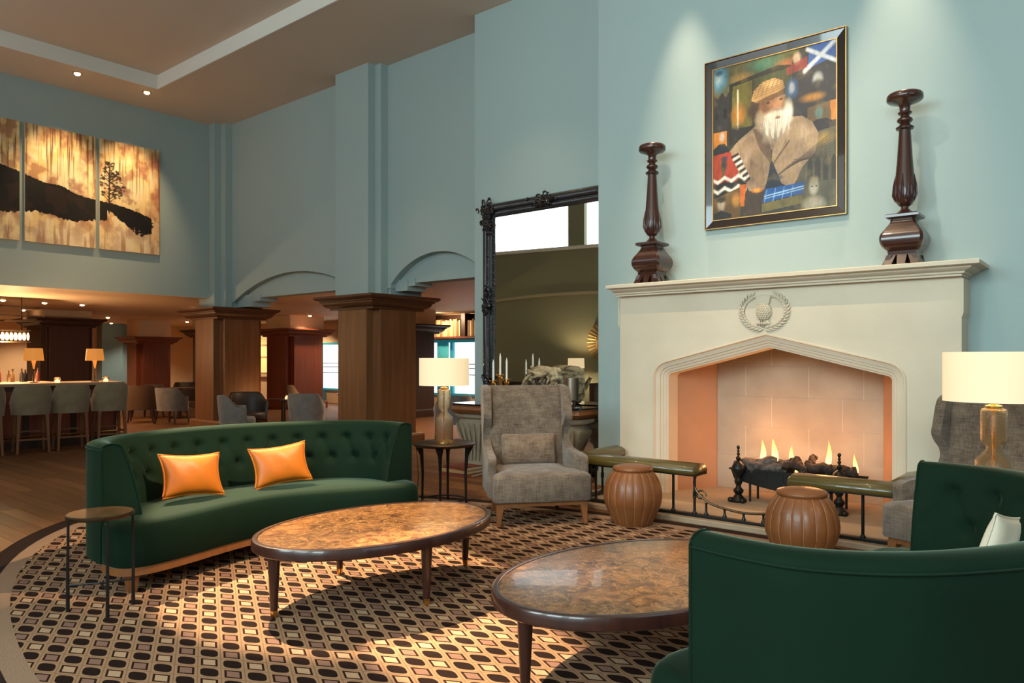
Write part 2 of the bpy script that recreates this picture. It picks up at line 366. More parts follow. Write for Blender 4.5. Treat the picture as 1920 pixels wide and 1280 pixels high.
wall('trim_2', 'teal_paint', [(XL - .3, -14.366, 7.826, YA, 2.47, ZC + .01), (-14.6, -14.188, 7.970, YA, 2.47, ZC + .01), (-15.1, -14.2, YA + .02, YA + .7, 2.47, ZS + .1), (-15.0, -14.62, 7.84, YA + .3, 2.47, ZS + .2)], 'teal stepped corner pilaster above the farther oak column')
# stepped corbel blocks where the arches spring
wall('trim_3', 'teal_paint', [(-9.31, -9.02, YA + .10, YA + .5, 2.55, ZS + .05), (-9.31, -8.86, YA + .12, YA + .5, 2.62, ZS + .05)], 'small teal corbel block beneath the right arch')
wall('trim_4', 'teal_paint', [(-14.15, -13.6, YA + .10, YA + .5, 2.50, ZS + .05), (-14.15, -13.35, YA + .12, YA + .5, 2.60, ZS + .05)], 'small teal corbel block beneath the left arch')
# ceilings
ce = MB()
ce.box(-15, -13.351, -6, 8.6, ZC, ZC + .5); ce.box(-13.351, 5.2, 6.209, 8.6, ZC, ZC + .5)
struct(ce.build('ceiling', 'ceiling_paint', smooth=None), 'warm beige lower ceiling border of the tall room', 'ceiling')
struct(MB().box(-13.6, 5.4, -6, 6.5, ZC + .24, ZC + .5).build('ceiling_tray', 'ceiling_paint', smooth=None), 'raised beige ceiling panel of the tall room', 'ceiling')
tr = MB(); tr.box(-13.36, -13.335, -6, 6.215, ZC - .004, ZC + .24); tr.box(-13.335, 5.2, 6.195, 6.22, ZC - .004, ZC + .24)
struct(tr.build('trim_5', 'white_trim', smooth=None), 'pale vertical edge of the ceiling recess', 'trim')
lc = MB(); lc.box(-30, -14.592, -1, 16, ZS - .006, ZS + .12); lc.box(-14.592, -5.5, YA + .40, 16, ZS - .006, ZS + .12)
struct(lc.build('ceiling_low', 'low_ceiling_paint', smooth=None), 'low warm ceiling over the bar and rear lounge', 'ceiling')
# far walls
wall('wall_far', 'peach_paint', [(-30, -21.0, 15, 15.2, 0, ZS + .1), (-21.0, -5.5, 15, 15.2, 1.97, ZS + .1), (-21.0, -5.5, 15, 15.2, 0, .42), (-19.4, -15.75, 15, 15.2, .42, 1.97), (-12.4, -5.5, 15, 15.2, .42, 1.97)], 'far warm wall with windows at the back of the lounge')
wall('wall_far_left', 'peach_paint', [(-28.2, -28, -1, 15, 0, ZS + .1)], 'far warm peach wall behind the bar')
wall('wall_far_blue', 'blue_paint', [(-28.0, -27.6, 10.9, 11.6, 0, ZS), (-28.0, -27.85, 11.6, 12.6, 0, ZS)], 'dark blue far wall recess beside the bar column')
wall('wall_lounge_side', 'peach_paint', [(-5.7, -5.5, YM + .5, 15, 0, ZS + .1)], 'side wall of the rear lounge')
wall('wall_bar_side', 'peach_paint', [(-28, -15, .3, .6, 0, ZS + .1)], 'side wall at the near end of the bar')
# far windows: panes with daylight behind, bars, curtains
wi = 0
for (x0, x1, panes) in ((-21.0, -19.4, 1), (-15.75, -12.4, 3)):
    wi += 1
    f = MB(); f.box(x0, x1, 14.97, 15.06, 1.90, 1.97); f.box(x0, x1, 14.97, 15.06, .42, .48)
    for k in range(panes + 1):
        xx = x0 + (x1 - x0) * k / panes; f.box(xx - .05, xx + .05, 14.97, 15.06, .42, 1.97)
    fo = struct(f.build('window_%d' % wi, 'curtain_teal', smooth=None), ('narrow' if wi == 1 else 'wide') + ' far window with teal frame and daylight', 'window')
    for zz in (1.0, 1.18, 1.30): MB().box(x0, x1, 14.985, 15.02, zz - .012, zz + .012).build('glazing_bar', 'dark_metal', fo, smooth=None)
    for k in range(panes):
        MB().box(x0 + (x1 - x0) * k / panes + .05, x0 + (x1 - x0) * (k + 1) / panes - .05, 15.08, 15.10, .44, 1.95).build('pane', 'window_light_far', fo, smooth=None)
# room behind the camera (seen in the mirror): oblique teal wall coloured olive for warm shade, with arch rib and high windows
wr = bpy.data.objects.new('wall_rear', None); COL.objects.link(wr); wr.location = (-10.8, -.3, 0); wr.rotation_euler = (0, 0, R(169.7)); struct(wr, 'teal rear wall coloured olive as in warm shade with high windows reflected in the mirror', 'wall')
ow = MB(); ow.box(-6, 6, .0, .25, 0, 4.28); ow.box(-6, 6, .0, .25, 5.9, ZC + .3)
for xx in (-6, -3.2, -.2, 2.9): ow.box(xx, xx + .45, 0, .25, 4.28, 5.9)
ow.build('wall_panel', 'warm_shaded_teal', wr, smooth=None)
pp = [(-5.5 + 11 * k / 40, 2.45 + .62 * (1 - ((k - 20) / 20.) ** 2)) for k in range(41)]
MB().prism([(x, z) for x, z in pp] + [(x, z + .07) for x, z in pp[::-1]], -.06, .02, 'y').build('arch_rib', 'olive_light', wr, smooth=None)
MB().box(-6, 6, -.05, .02, 4.22, 4.30).build('ledge', 'white_trim', wr, smooth=None)
for x0, x1 in ((-5.55, -3.2), (-2.75, -.2), (.25, 2.9), (3.35, 6)):
    MB().box(x0, x1, .18, .2, 4.28, 5.9).build('pane', 'window_light', wr, smooth=None)
rw = [(-7, 5.2, -5.2, -4.95, 0, 1.6), (-7, 5.2, -5.2, -4.95, 5.4, ZC + .5)]
for xa, xb in ((-7, -5.7), (-3.5, -2.5), (-.3, .7), (2.9, 5.2)): rw.append((xa, xb, -5.2, -4.95, 1.6, 5.4))
wall('wall_behind', 'teal_paint', rw, 'teal wall with three tall windows behind the camera')
wall('wall_rear_return', 'teal_paint', [(-7.0, -6.8, -5, -1.0, 0, ZC + .5)], 'short return wall behind the camera')
n = 2
for xa, xb in ((-5.7, -3.5), (-2.5, -.3), (.7, 2.9)):
    n += 1; f = MB()
    for k in range(3): xx = xa + (xb - xa) * k / 2; f.box(xx - .04, xx + .04, -5.14, -5.04, 1.6, 5.4)
    for k in range(5): zz = 1.6 + 3.8 * k / 4; f.box(xa, xb, -5.14, -5.04, zz - .03, zz + .03)
    struct(f.build('window_%d' % n, 'white_trim', smooth=None), 'tall white framed window behind the camera', 'window')
for x0, x1, yy, nm in ((-4.735, -4.26, YB, 1), (-1.06, -.6, YB, 2), (-7.07, -4.735, YM, 3)):
    struct(MB().box(x0, x1, yy - .025, yy, 0, .16).build('baseboard_%d' % nm, 'teal_paint', smooth=None), 'painted baseboard below the teal wall', 'baseboard')

# ------------------------------------------------------------------ columns
def column(name, label, x0, x1, y0, y1, zt, wood, neck=None, nx=.167, ny=.145):
    t = thing(name, label, 'column', ((x0 + x1) / 2, (y0 + y1) / 2, 0), group='square wooden columns')
    hx, hy = (x1 - x0) / 2, (y1 - y0) / 2; zb = zt - .225
    pl = [(-hx + nx, -hy), (hx - nx, -hy), (hx - nx, -hy + ny), (hx, -hy + ny), (hx, hy - ny), (hx - nx, hy - ny), (hx - nx, hy), (-hx + nx, hy), (-hx + nx, hy - ny), (-hx, hy - ny), (-hx, -hy + ny), (-hx + nx, -hy + ny)]
    MB().prism(pl, 0, zb + .02, 'z').build('shaft', wood, t, smooth=None, bevel=.006)
    pr = [(0, 0), (.02, 0), (.02, .035), (.05, .04), (.09, .065), (.115, .10), (.12, .125), (.15, .13), (.15, .15), (.19, .165), (.22, .19), (.22, .225), (.0, .225)]
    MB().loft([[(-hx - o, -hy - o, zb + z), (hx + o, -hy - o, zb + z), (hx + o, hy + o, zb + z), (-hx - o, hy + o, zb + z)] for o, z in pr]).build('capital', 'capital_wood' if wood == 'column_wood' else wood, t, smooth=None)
    b = [(0.03, 0), (.03, .16), (.015, .19), (0, .20)]
    MB().loft([[(-hx - o, -hy - o, z), (hx + o, -hy - o, z), (hx + o, hy + o, z), (-hx - o, hy + o, z)] for o, z in b]).build('base', wood, t, smooth=None)
    if neck: MB().box(-hx + .05, hx - .05, -hy + .05, hy - .05, zt, ZS).build('neck', neck, t, smooth=None)
    return t
column('oak_column', 'oak column with stepped corners standing between the sofa and glass lamp', -10.384, -9.314, 7.752, 8.823, 2.476, 'column_wood')
column('oak_column', 'oak column at the corner of the tall room, right of the bar', -15.17, -14.10, 7.752, 8.823, 2.476, 'column_wood')
column('wood_column', 'dark wooden column standing behind the bar counter lamps', -22.2, -20.9, 6.86, 8.08, 2.476, 'bar_column_wood', 'low_ceiling_paint')
column('wood_column', 'reddish wooden column beyond the round table between the two oak columns', -19.75, -18.42, 12.30, 13.55, 2.31, 'red_wood', 'low_ceiling_paint')
column('wood_column', 'dark wooden column half hidden behind the nearer oak column', -14.6, -13.55, 12.4, 13.4, 2.30, 'bar_column_wood', 'low_ceiling_paint')
column('wood_column', 'farthest reddish wooden column, left of the corner oak column', -25.1, -24.1, 10.6, 11.7, 2.14, 'red_wood', 'low_ceiling_paint')
column('wood_column', 'sliver of wooden column just left of the corner oak column', -21.6, -20.8, 11.0, 11.8, 2.3, 'bar_column_wood', 'low_ceiling_paint')

# ------------------------------------------------------------------ recessed downlights
def downlight(x, y, z, label, power=0, group='ceiling downlights'):
    t = thing('downlight', label, 'downlight', (x, y, z), group=group)
    MB().lathe([(.075, 0), (.075, -.012), (.05, -.012), (.05, 0)], 20).build('trim_ring', 'brass', t)
    MB().lathe([(.001, -.004), (.048, -.004), (.048, -.02), (.03, -.035), (.001, -.04)], 16).build('bulb', 'lamp_glow', t)
    if power: spot('downlight_or_fill_beam', (x, y, z - .03), (x, y, 0), power * 2.6, 120, .6, WARM2, .05)
downlight(-13.644, 4.996, ZC, 'left of the two small downlights beside the ceiling recess')
downlight(-13.65, 6.15, ZC, 'small downlight beside the inner corner of the ceiling recess')
for x, y, p, l in ((-18.2, 5.23, 70, 'downlight at the far left edge of the low bar ceiling'), (-18.36, 6.06, 30, 'downlight above the left copper bar lamp'), (-18.4, 6.84, 80, 'downlight in front of the dark bar column, left of its right corner'),
                (-21.5, 6.62, 60, 'bright downlight beside the bar light bracket'), (-23.5, 9.44, 90, 'sparkling downlight right of the bar column capital'), (-27.1, 11.0, 0, 'far downlight above the farthest reddish column'),
                (-26.6, 12.1, 70, 'far downlight right of the farthest reddish column'), (-17.7, 9.07, 60, 'bright downlight just left of the corner oak capital'), (-24.15, 12.2, 60, 'small downlight below the corner oak capital'),
                (-18.05, 12.72, 60, 'downlight seen between the two oak columns')):
    downlight(x, y, ZS - .006, l, p)
# unseen spots added to brighten the rear lounge and its far walls
for x, y, p in ((-12.0, 10.0, 110), (-9.0, 10.5, 90), (-17.5, 14.2, 70), (-11.5, 13.5, 80), (-26.5, 6.0, 160), (-24.4, 14.0, 90), (-26.6, 8.6, 80), (-20.5, 14.2, 60), (-26.0, 11.5, 45), (-17.0, 3.0, 60)):
    spot('downlight_or_fill_beam', (x, y, ZS - .03), (x, y, 0), p * 2.3, 130, .6, WARM2, .06)

# ================================================================== fireplace
FP = thing('stone_fireplace', 'large pale limestone fireplace with pointed arch opening and mantel shelf', 'fireplace', (0, 0, 0))
xl, xr, xa, zs_, za = -3.726, -1.593, -2.66, 1.29, 1.556
def opening(o, zbot=.05, fil=.035, n=7):
    """outline of the opening grown outwards by o, left foot to right foot"""
    dl = Vector((xa - xl, za - zs_)).normalized(); dr = Vector((xr - xa, zs_ - za)).normalized()
    nl = Vector((-dl.y, dl.x)); nr = Vector((-dr.y, dr.x))
    pl = Vector((xl, zs_)) + nl * o; pr = Vector((xr, zs_)) + nr * o
    X0, X1 = xl - o, xr + o
    L = Vector((X0, pl.y + dl.y / dl.x * (X0 - pl.x))); Rr = Vector((X1, pr.y + dr.y / dr.x * (X1 - pr.x)))
    t = ((pr.y - pl.y) - dr.y / dr.x * (pr.x - pl.x)) / (dl.y / dl.x - dr.y / dr.x); A = Vector((pl.x + t, pl.y + dl.y / dl.x * t))
    def fillet(P, d0, d1, r):
        a = P - d0 * r; b = P + d1 * r; return [(1 - s) ** 2 * a + 2 * s * (1 - s) * P + s * s * b for s in [k / n for k in range(n + 1)]]
    r = fil + o * .9; up = Vector((0, 1))
    return [Vector((X0, zbot))] + fillet(L, up, dl, r) + [A] + fillet(Rr, dr, -up, r) + [Vector((X1, zbot))]
so = opening(.135, 0)
pan = [(-4.26, 0), (-4.26, 2.115), (-1.06, 2.115), (-1.06, 0)] + [(p.x, p.y) for p in so[::-1]]
MB().prism(pan, YF, YB - .001, 'y').build('surround', 'limestone', FP, smooth=None)
# chamfered outer margins (stop-chamfer below the mantel)
mg = MB(); mg2 = MB(); mg.prism([(-4.275, 1.82), (-4.26, 1.78), (-4.26, 2.1), (-4.275, 2.1)], YF - .012, YB - .001, 'y'); mg2.prism([(-1.045, 1.82), (-1.06, 1.78), (-1.06, 2.1), (-1.045, 2.1)], YF - .012, YB - .001, 'y')
mg.build('stop_chamfer', 'limestone', FP, smooth=None); mg2.build('stop_chamfer', 'limestone', FP, smooth=None)
prof = [(.135, 0), (.125, -.012), (.115, -.012), (.108, .012), (.085, .026), (.070, .030), (.066, .048), (.046, .052), (.040, .066), (.020, .070), (.012, .085), (0, .088), (0, .30)]
MB().loft([[(p.x, YF + d, p.y) for p in opening(o, .0)] for o, d in prof], closed=False).build('arch_moulding', 'limestone', FP, smooth=30)
mp = [(0, 0), (.012, .0), (.012, .018), (.030, .026), (.034, .045), (.062, .058), (.085, .075), (.090, .088), (.130, .094), (.150, .100), (.150, .138), (.140, .146), (0, .146)]
MB().loft([[(-4.26 - o * .35, YF - .06 - o, 2.113 + z * .79), (-1.06 + o, YF - .06 - o, 2.113 + z * .79), (-1.06 + o, YB - .002, 2.113 + z * .79), (-4.26 - o * .35, YB - .002, 2.113 + z * .79)] for o, z in mp]).build('mantel_shelf', 'limestone', FP, smooth=None)
# firebox shell and coursed stone blocks
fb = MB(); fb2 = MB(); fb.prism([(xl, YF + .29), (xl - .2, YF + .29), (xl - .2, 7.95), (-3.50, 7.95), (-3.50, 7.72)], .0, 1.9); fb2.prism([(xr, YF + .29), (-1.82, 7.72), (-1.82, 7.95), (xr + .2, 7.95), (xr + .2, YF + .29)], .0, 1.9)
fb.build('firebox_side', 'firelit_jamb_stone', FP, smooth=None); fb2.build('firebox_side', 'firelit_jamb_stone', FP, smooth=None)
MB().box(-3.9, -1.4, 7.74, 7.95, 0, 1.9).build('firebox_back', 'mortar', FP, smooth=None)
MB().box(-3.95, -1.38, YF + .29, 7.95, 1.62, 1.9).build('firebox_top', 'charcoal', FP, smooth=None)
z = .05; k = 0
for hgt in (.36, .32, .32, .32, .3):
    xs = [-3.50, -2.9 + .28 * (k % 2), -2.2 + .22 * (k % 2), -1.82] if k % 2 == 0 else [-3.50, -3.18, -2.52, -2.0, -1.82]
    for a, b in zip(xs, xs[1:]): MB().box(a + .003, b - .003, 7.7365, 7.745, z + .001, z + hgt - .001).build('stone_block', 'firebox_stone', FP, smooth=None, bevel=.002, seg=1)
    z += hgt; k += 1
MB().box(-4.42, -1.26, 6.04, 7.95, 0, .05).build('hearth_slab', 'hearth_stone', FP, smooth=None, bevel=.008)
# thistle emblem in a laurel wreath
em = MB(); ex, ez = -2.678, 1.898; yE = YF + .002; bz_ = 1.893
em.ball((ex, yE, bz_), (.080, .060, .088), 20, 14)
for i in range(-4, 5):
    for j in range(-5, 6):
        dx = i * .021 + (j % 2) * .0105; dz = j * .0165
        if (dx / .074) ** 2 + (dz / .082) ** 2 < 1:
            dep = .060 * math.sqrt(max(0, 1 - (dx / .080) ** 2 - (dz / .088) ** 2)); em.ball((ex + dx, yE - dep, bz_ + dz), (.0095, .012, .0080), 6, 4)
em.prism([(ex - .052, bz_ + .070), (ex + .052, bz_ + .070), (ex + .074, bz_ + .150), (ex + .05, bz_ + .156), (ex - .05, bz_ + .156), (ex - .074, bz_ + .150)], yE - .026, yE + .002, 'y')
for i in range(-9, 10):
    p0 = Vector((ex + i * .0055, yE - .030, bz_ + .072)); p1 = Vector((ex + i * .0076, yE - .030, bz_ + .160 - abs(i) * .0008)); em.tube([p0, p0.lerp(p1, .5), p1], [.006, .0075, .004], 5)
for sgn in (-1, 1):
    for i in range(15):
        a = R(-84 + i * 10.2); cx = ex + sgn * .215 * math.cos(a); cz = ez + .168 * math.sin(a)
        tang = Vector((-sgn * math.sin(a) * .215, 0, math.cos(a) * .168)).normalized()
        for sd in (-1, 1):
            nrm = Vector((tang.z, 0, -tang.x)) * sd; d = (tang + nrm * .6).normalized(); p = Vector((cx, yE - .010, cz)) + nrm * .006
            em.tube([p - d * .012, p + d * .016 + Vector((0, -.012, 0)), p + d * .050], [.006, .0125, .003], 6)
    em.tube([(ex + sgn * .215 * math.cos(R(q)), yE - .006, ez + .168 * math.sin(R(q))) for q in range(-88, 72, 8)], .008, 6)
for i in range(-3, 4): em.tube([(ex + i * .013, yE - .02, bz_ - .085), (ex + i * .019, yE - .03, bz_ - .115), (ex + i * .022, yE - .012, bz_ - .15)], [.007, .010, .004], 6)
em.build('thistle_emblem', 'limestone', FP)['label'] = 'carved thistle inside a laurel wreath'

# fire light
point('fire_glow', (-2.85, 7.30, .62), 11, (1, .43, .15), .15)
point('fire_glow', (-2.25, 7.30, .60), 8, (1, .43, .15), .15)

# ================================================================== rug
RG = thing('area_rug', 'large oval rug with dark ovals and small framed rectangles, dark border', 'rug', (-2.62, 3.46, 0))
def ellring(a, b, n=120): return [(a * math.cos(2 * math.pi * k / n), b * math.sin(2 * math.pi * k / n)) for k in range(n)]
def ellband(a0, b0, a1, b1, z):
    m = MB(); A = ellring(a0, b0); B = ellring(a1, b1)
    return m.loft([[(x, y, .0005) for x, y in A], [(x, y, z) for x, y in A], [(x, y, z) for x, y in B], [(x, y, .0005) for x, y in B]], wrap=True)
ellband(5.00, 2.54, 4.80, 2.42, .010).build('outer_border', 'rug_dark', RG, smooth=None)
ellband(4.80, 2.42, 4.68, 2.31, .011).build('inner_border', 'rug_beige', RG, smooth=None)
MB().prism(ellring(4.68, 2.31), .0005, .012).build('field', 'rug_pattern', RG, smooth=None)
ZR = .0122

# ================================================================== curved velvet sofas
def half(P): P = [(p, q * .94) for p, q in P]; return [(p, -q) for p, q in P[::-1] if q > 0] + list(P)
OUT = catmull([(*p, 0) for p in half([(-1.60, 0), (-1.57, .33), (-1.47, .65), (-1.30, .96), (-1.14, 1.14), (-.97, 1.24), (-.80, 1.255), (-.64, 1.235)])], 10)
INN = catmull([(*p, 0) for p in half([(-1.27, 0), (-1.25, .32), (-1.18, .60), (-1.06, .82), (-.95, .92), (-.84, .97), (-.74, .985), (-.64, .985)])], 10)
FRONT = [(-.69, 0), (-.665, .2), (-.60, .42), (-.515, .64), (-.445, .84), (-.41, 1.0), (-.425, 1.12), (-.48, 1.19), (-.58, 1.225), (-.70, 1.235)]
def make_sofa(label, loc, rz, n_btn):
    t = thing('curved_sofa', label, 'sofa', loc, rz, 'curved green velvet sofas')
    # seat block: front outline + back outline, rounded upper edge
    fr = catmull([(*p, 0) for p in half(FRONT)], 6); bk = catmull([(*p, 0) for p in half([(-1.50, 0), (-1.38, .6), (-1.05, 1.08), (-.86, 1.19), (-.72, 1.225)])], 6)[::-1]
    ol = [Vector(p) for p in fr] + [Vector(p) for p in bk[1:-1]]; cen = Vector((-.95, 0, 0))
    def grow(P, o, z):
        out = []; n = len(P)
        for i in range(n):
            tg = P[(i + 1) % n] - P[i - 1]; nm = Vector((tg.y, -tg.x, 0)).normalized(); q = P[i] + nm * o; out.append((q.x, q.y, z))
        return out
    s = -1 if (Vector((ol[1].y - ol[-1].y, -(ol[1].x - ol[-1].x), 0)).dot(ol[0] - cen) < 0) else 1
    rings = [grow(ol, s * o, z) for o, z in ((-.01, .165), (0, .175), (0, .36), (-.004, .395), (-.014, .418), (-.030, .433), (-.050, .441), (-.072, .444))]
    MB().loft(rings).build('seat', 'velvet', t, smooth=50)
    MB().loft([grow(ol, s * o, z) for o, z in ((-.012, .115), (-.012, .165))]).build('plinth', 'leg_wood', t, smooth=50)
    # wrap-around back with tufted inside face
    NS = 141; O = resample(OUT, NS); I = resample(INN, NS); ZT = .905; NZ = 26
    L = [0]
    for a, b in zip(I, I[1:]): L.append(L[-1] + (b - a).length)
    Lt = L[-1]; btn = []
    for k in range(n_btn): btn.append((Lt * (.055 + .89 * k / (n_btn - 1)), .775))
    for k in range(n_btn - 1): btn.append((Lt * (.055 + .89 * (k + .5) / (n_btn - 1)), .615))
    rings = []
    def inner(i, z):
        f = (z - .40) / (ZT - .40); o = O[i]; q = I[i]; base = q.lerp(o, .52 * max(0, f) ** 1.25)
        d = (q - o).normalized(); amp = 0; mn = 9
        for bl, bz in btn:
            r = math.hypot(L[i] - bl, (z - bz) * 1.1); amp -= .042 * math.exp(-(r / .036) ** 2)
            for sx in (-1, 1):   # pleats running to the neighbouring buttons
                if abs(bz - .775) < .01:
                    ex, ez = bl + sx * Lt * .89 / (n_btn - 1) / 2, .615
                    ux, uz = ex - bl, ez - bz; tt = ((L[i] - bl) * ux + (z - bz) * uz) / (ux * ux + uz * uz); tt = min(1, max(0, tt))
                    mn = min(mn, math.hypot(L[i] - bl - ux * tt, z - bz - uz * tt))
        amp -= .015 * math.exp(-(mn / .016) ** 2)
        amp += .012 * math.sin(max(0, min(1, f)) * math.pi)
        return base + d * amp
    for i in range(NS):
        o = O[i]; q = I[i]; d = (q - o).normalized(); ring = []
        for z in (.17, .5, .8): ring.append((o.x, o.y, z))
        topi = inner(i, ZT - .03); tk = (topi - o).length
        for k in range(9):
            a = math.pi * k / 8; p = o + d * (tk * (1 - math.cos(a)) / 2); ring.append((p.x, p.y, ZT - .03 + .032 * math.sin(a)))
        for k in range(1, NZ + 1):
            z = ZT - .03 - (ZT - .03 - .40) * k / NZ; p = inner(i, z); ring.append((p.x, p.y, z))
        ring.append((q.x, q.y, .17)); rings.append(ring)
    bo = MB().loft(rings).build('backrest', 'velvet', t, smooth=55)
    for bl, bz in btn:
        i = min(range(NS), key=lambda j: abs(L[j] - bl)); p = inner(i, bz)
        MB().ball((p.x, p.y, bz), .011, 8, 6).build('button', 'velvet', bo)
    for e in (0, NS - 1):   # piping along the ends of the back
        P = rings[e]; MB().tube([P[0], P[1], P[2]] + P[3:], .006, 6).build('piping', 'velvet', bo)
    MB().tube([(p.x * 1.003, p.y * 1.003, .868) for p in O], .0035, 6).build('piping', 'velvet', bo)
    for p, q in ((-.52, 1.02), (-.52, -1.02), (-1.36, .52), (-1.36, -.52), (-.86, 0)):
        MB().loft([[(p + x * w, q + y * w, z) for x, y in ((-1, -1), (1, -1), (1, 1), (-1, 1))] for w, z in ((.026, 0), (.038, .12))]).build('leg', 'leg_wood', t, smooth=None)
    return t
sofa1 = make_sofa('curved green velvet sofa with two orange cushions, facing the camera', (-4.11, 2.995, ZR), -7.4, 14)
sofa2 = dup(sofa1, (-1.569, 3.295, ZR), 175.2, 'curved green velvet sofa in the right foreground seen from behind')

def cushion(name, label, w, h, th, loc, rot, m, pipe, n=22, pw=.5, pinch=.13):
    t = thing(name, label, 'cushion', loc); t.rotation_euler = rot
    def surf(sg):
        g = []
        for i in range(n + 1):
            row = []
            for j in range(n + 1):
                u, v = 2 * i / n - 1, 2 * j / n - 1
                b = max(0, (1 - u * u)) ** pw * max(0, (1 - v * v)) ** pw
                x = u * w / 2 * (1 - pinch * (1 - v * v)); z = v * h / 2 * (1 - pinch * (1 - u * u)); wr = .06 * math.sin(7 * u + 3 * v) * b
                row.append((sg * th / 2 * (b * (1 + wr)), x, z))
            g.append(row)
        return g
    m_ = MB()
    for sg in (-1, 1): m_.loft(surf(sg), closed=False)
    me = m_.mesh(name); bm = bmesh.new(); bm.from_mesh(me); bmesh.ops.remove_doubles(bm, verts=bm.verts, dist=.0004); bmesh.ops.recalc_face_normals(bm, faces=bm.faces); bm.to_mesh(me); bm.free()
    me.shade_smooth(); me.materials.append(MATS[m]); o = bpy.data.objects.new('cover', me); COL.objects.link(o); o.parent = t
    if pipe:
        g = surf(1); E = [g[i][0] for i in range(n + 1)] + [g[n][j] for j in range(1, n + 1)] + [g[i][n] for i in range(n - 1, -1, -1)] + [g[0][j] for j in range(n - 1, 0, -1)]
        MB().tube(E, .006, 6, closed=True).build('piping', m, t)
    return t
def pt(C, rz, p, q): a = R(rz); return (C[0] + p * math.cos(a) - q * math.sin(a), C[1] + p * math.sin(a) + q * math.cos(a))
c1 = pt((-4.10, 3.07), -7.4, -1.00, -.56); cushion('scatter_cushion', 'orange satin cushion on the green sofa, nearer the small round side table', .46, .315, .15, (c1[0], c1[1], .620), (R(-4), R(-20), R(2)), 'orange_silk', True)
c2 = pt((-4.10, 3.07), -7.4, -1.06, .14); cushion('scatter_cushion', 'orange satin cushion nearer the middle of the green sofa', .46, .315, .15, (c2[0], c2[1], .620), (R(5), R(-18), R(-14)), 'orange_silk', True)
c3 = pt((-1.563, 3.37), 175.2, -1.06, -.70); cushion('scatter_cushion', 'cream cushion leaning inside the right foreground sofa', .33, .31, .12, (c3[0], c3[1], .61), (R(8), R(-16), R(158)), 'cream_cloth', True)

# ================================================================== coffee tables
def make_table(label, loc, rz):
    t = thing('coffee_table', label, 'coffee table', loc, rz, 'oval marble coffee tables'); A, B = .812, .54
    def er(o, z, n=96): return [((A + o) * math.cos(2 * math.pi * k / n), (B + o) * math.sin(2 * math.pi * k / n), z) for k in range(n)]
    MB().loft([er(-.036, .352), er(-.010, .352), er(0, .360), er(0, .406), er(-.005, .414), er(-.012, .416), er(-.032, .416), er(-.036, .409), er(-.036, .352)], cap0=False, cap1=False).build('rim', 'dark_wood', t, smooth=35)
    MB().loft([er(-.0355, .355), er(-.0355, .4125), er(-.05, .4145)]).build('marble_top', 'marble', t, smooth=35)
    for x, y in ((A - .09, 0), (-A + .09, 0), (0, B - .09), (0, -B + .09)):
        lg = MB().lathe([(.020, .03), (.036, .36)], 14, (x, y, 0)).build('leg', 'dark_wood', t); MB().lathe([(.016, 0), (.0205, .03), (.0205, .045)], 14, (x, y, 0)).build('foot_cap', 'brass', lg)
    return t
tb = make_table('oval brown marble coffee table in front of the far sofa', (-3.62, 3.07, ZR), 86)
dup(tb, (-1.819, 3.177, ZR), 77, 'oval brown marble coffee table beside the foreground sofa')

# small three-legged drinks table
t = thing('drinks_table', 'small round side table on thin dark legs at the near end of the sofa', 'side table', (-4.555, 1.79, ZR))
MB().lathe([(.01, .535), (.175, .535), (.178, .540), (.178, .553), (.174, .556)], 40).build('rim', 'bronze', t)
MB().lathe([(.01, .5555), (.168, .5555), (.170, .5575), (.01, .5585)], 40).build('marble_top', 'side_marble', t)
LP = []
for x, y in ((-4.647, 1.665), (-4.372, 1.759), (-4.506, 1.925)):
    x += 4.555; y -= 1.79; k = .165 / math.hypot(x, y); x *= k * 1.02; y *= k * 1.02; LP.append((x, y))
    MB().tube([(x, y, 0), (x, y, .25), (x * .985, y * .985, .545)], [.011, .009, .007], 8).build('leg', 'dark_metal', t)
for x, y in LP: MB().tube([(0, 0, .15), (x, y, .15)], .006, 6).build('stretcher', 'dark_metal', t)

# ================================================================== lamp tables and glass lamps
def lamp_table(label, loc, rz):
    t = thing('lamp_table', label, 'side table', loc, rz, 'round bronze lamp tables')
    MB().lathe([(.01, .575), (.29, .575), (.31, .590), (.312, .603), (.305, .607), (.01, .607)], 48).build('table_top', 'bronze', t)
    for k in range(4):
        a = R(90 * k + 20); c, s = math.cos(a), math.sin(a)
        MB().tube([(.22 * c, .22 * s, 0), (.215 * c, .215 * s, .3), (.225 * c, .225 * s, .48), (.25 * c, .25 * s, .575)], [.012, .013, .019, .042], 8).build('leg', 'dark_metal', t)
    MB().tube([(.215 * math.cos(R(10 * k)), .215 * math.sin(R(10 * k)), .045) for k in range(36)], .008, 6, closed=True).build('ring_stretcher', 'dark_metal', t)
    return t
lt = lamp_table('round bronze side table with slim legs between the sofa and grey wing chair', (-5.25, 5.27, ZR), 15)
dup(lt, (-.607, 5.03, ZR), 30, 'round bronze side table under the right glass lamp, hidden by the sofa')
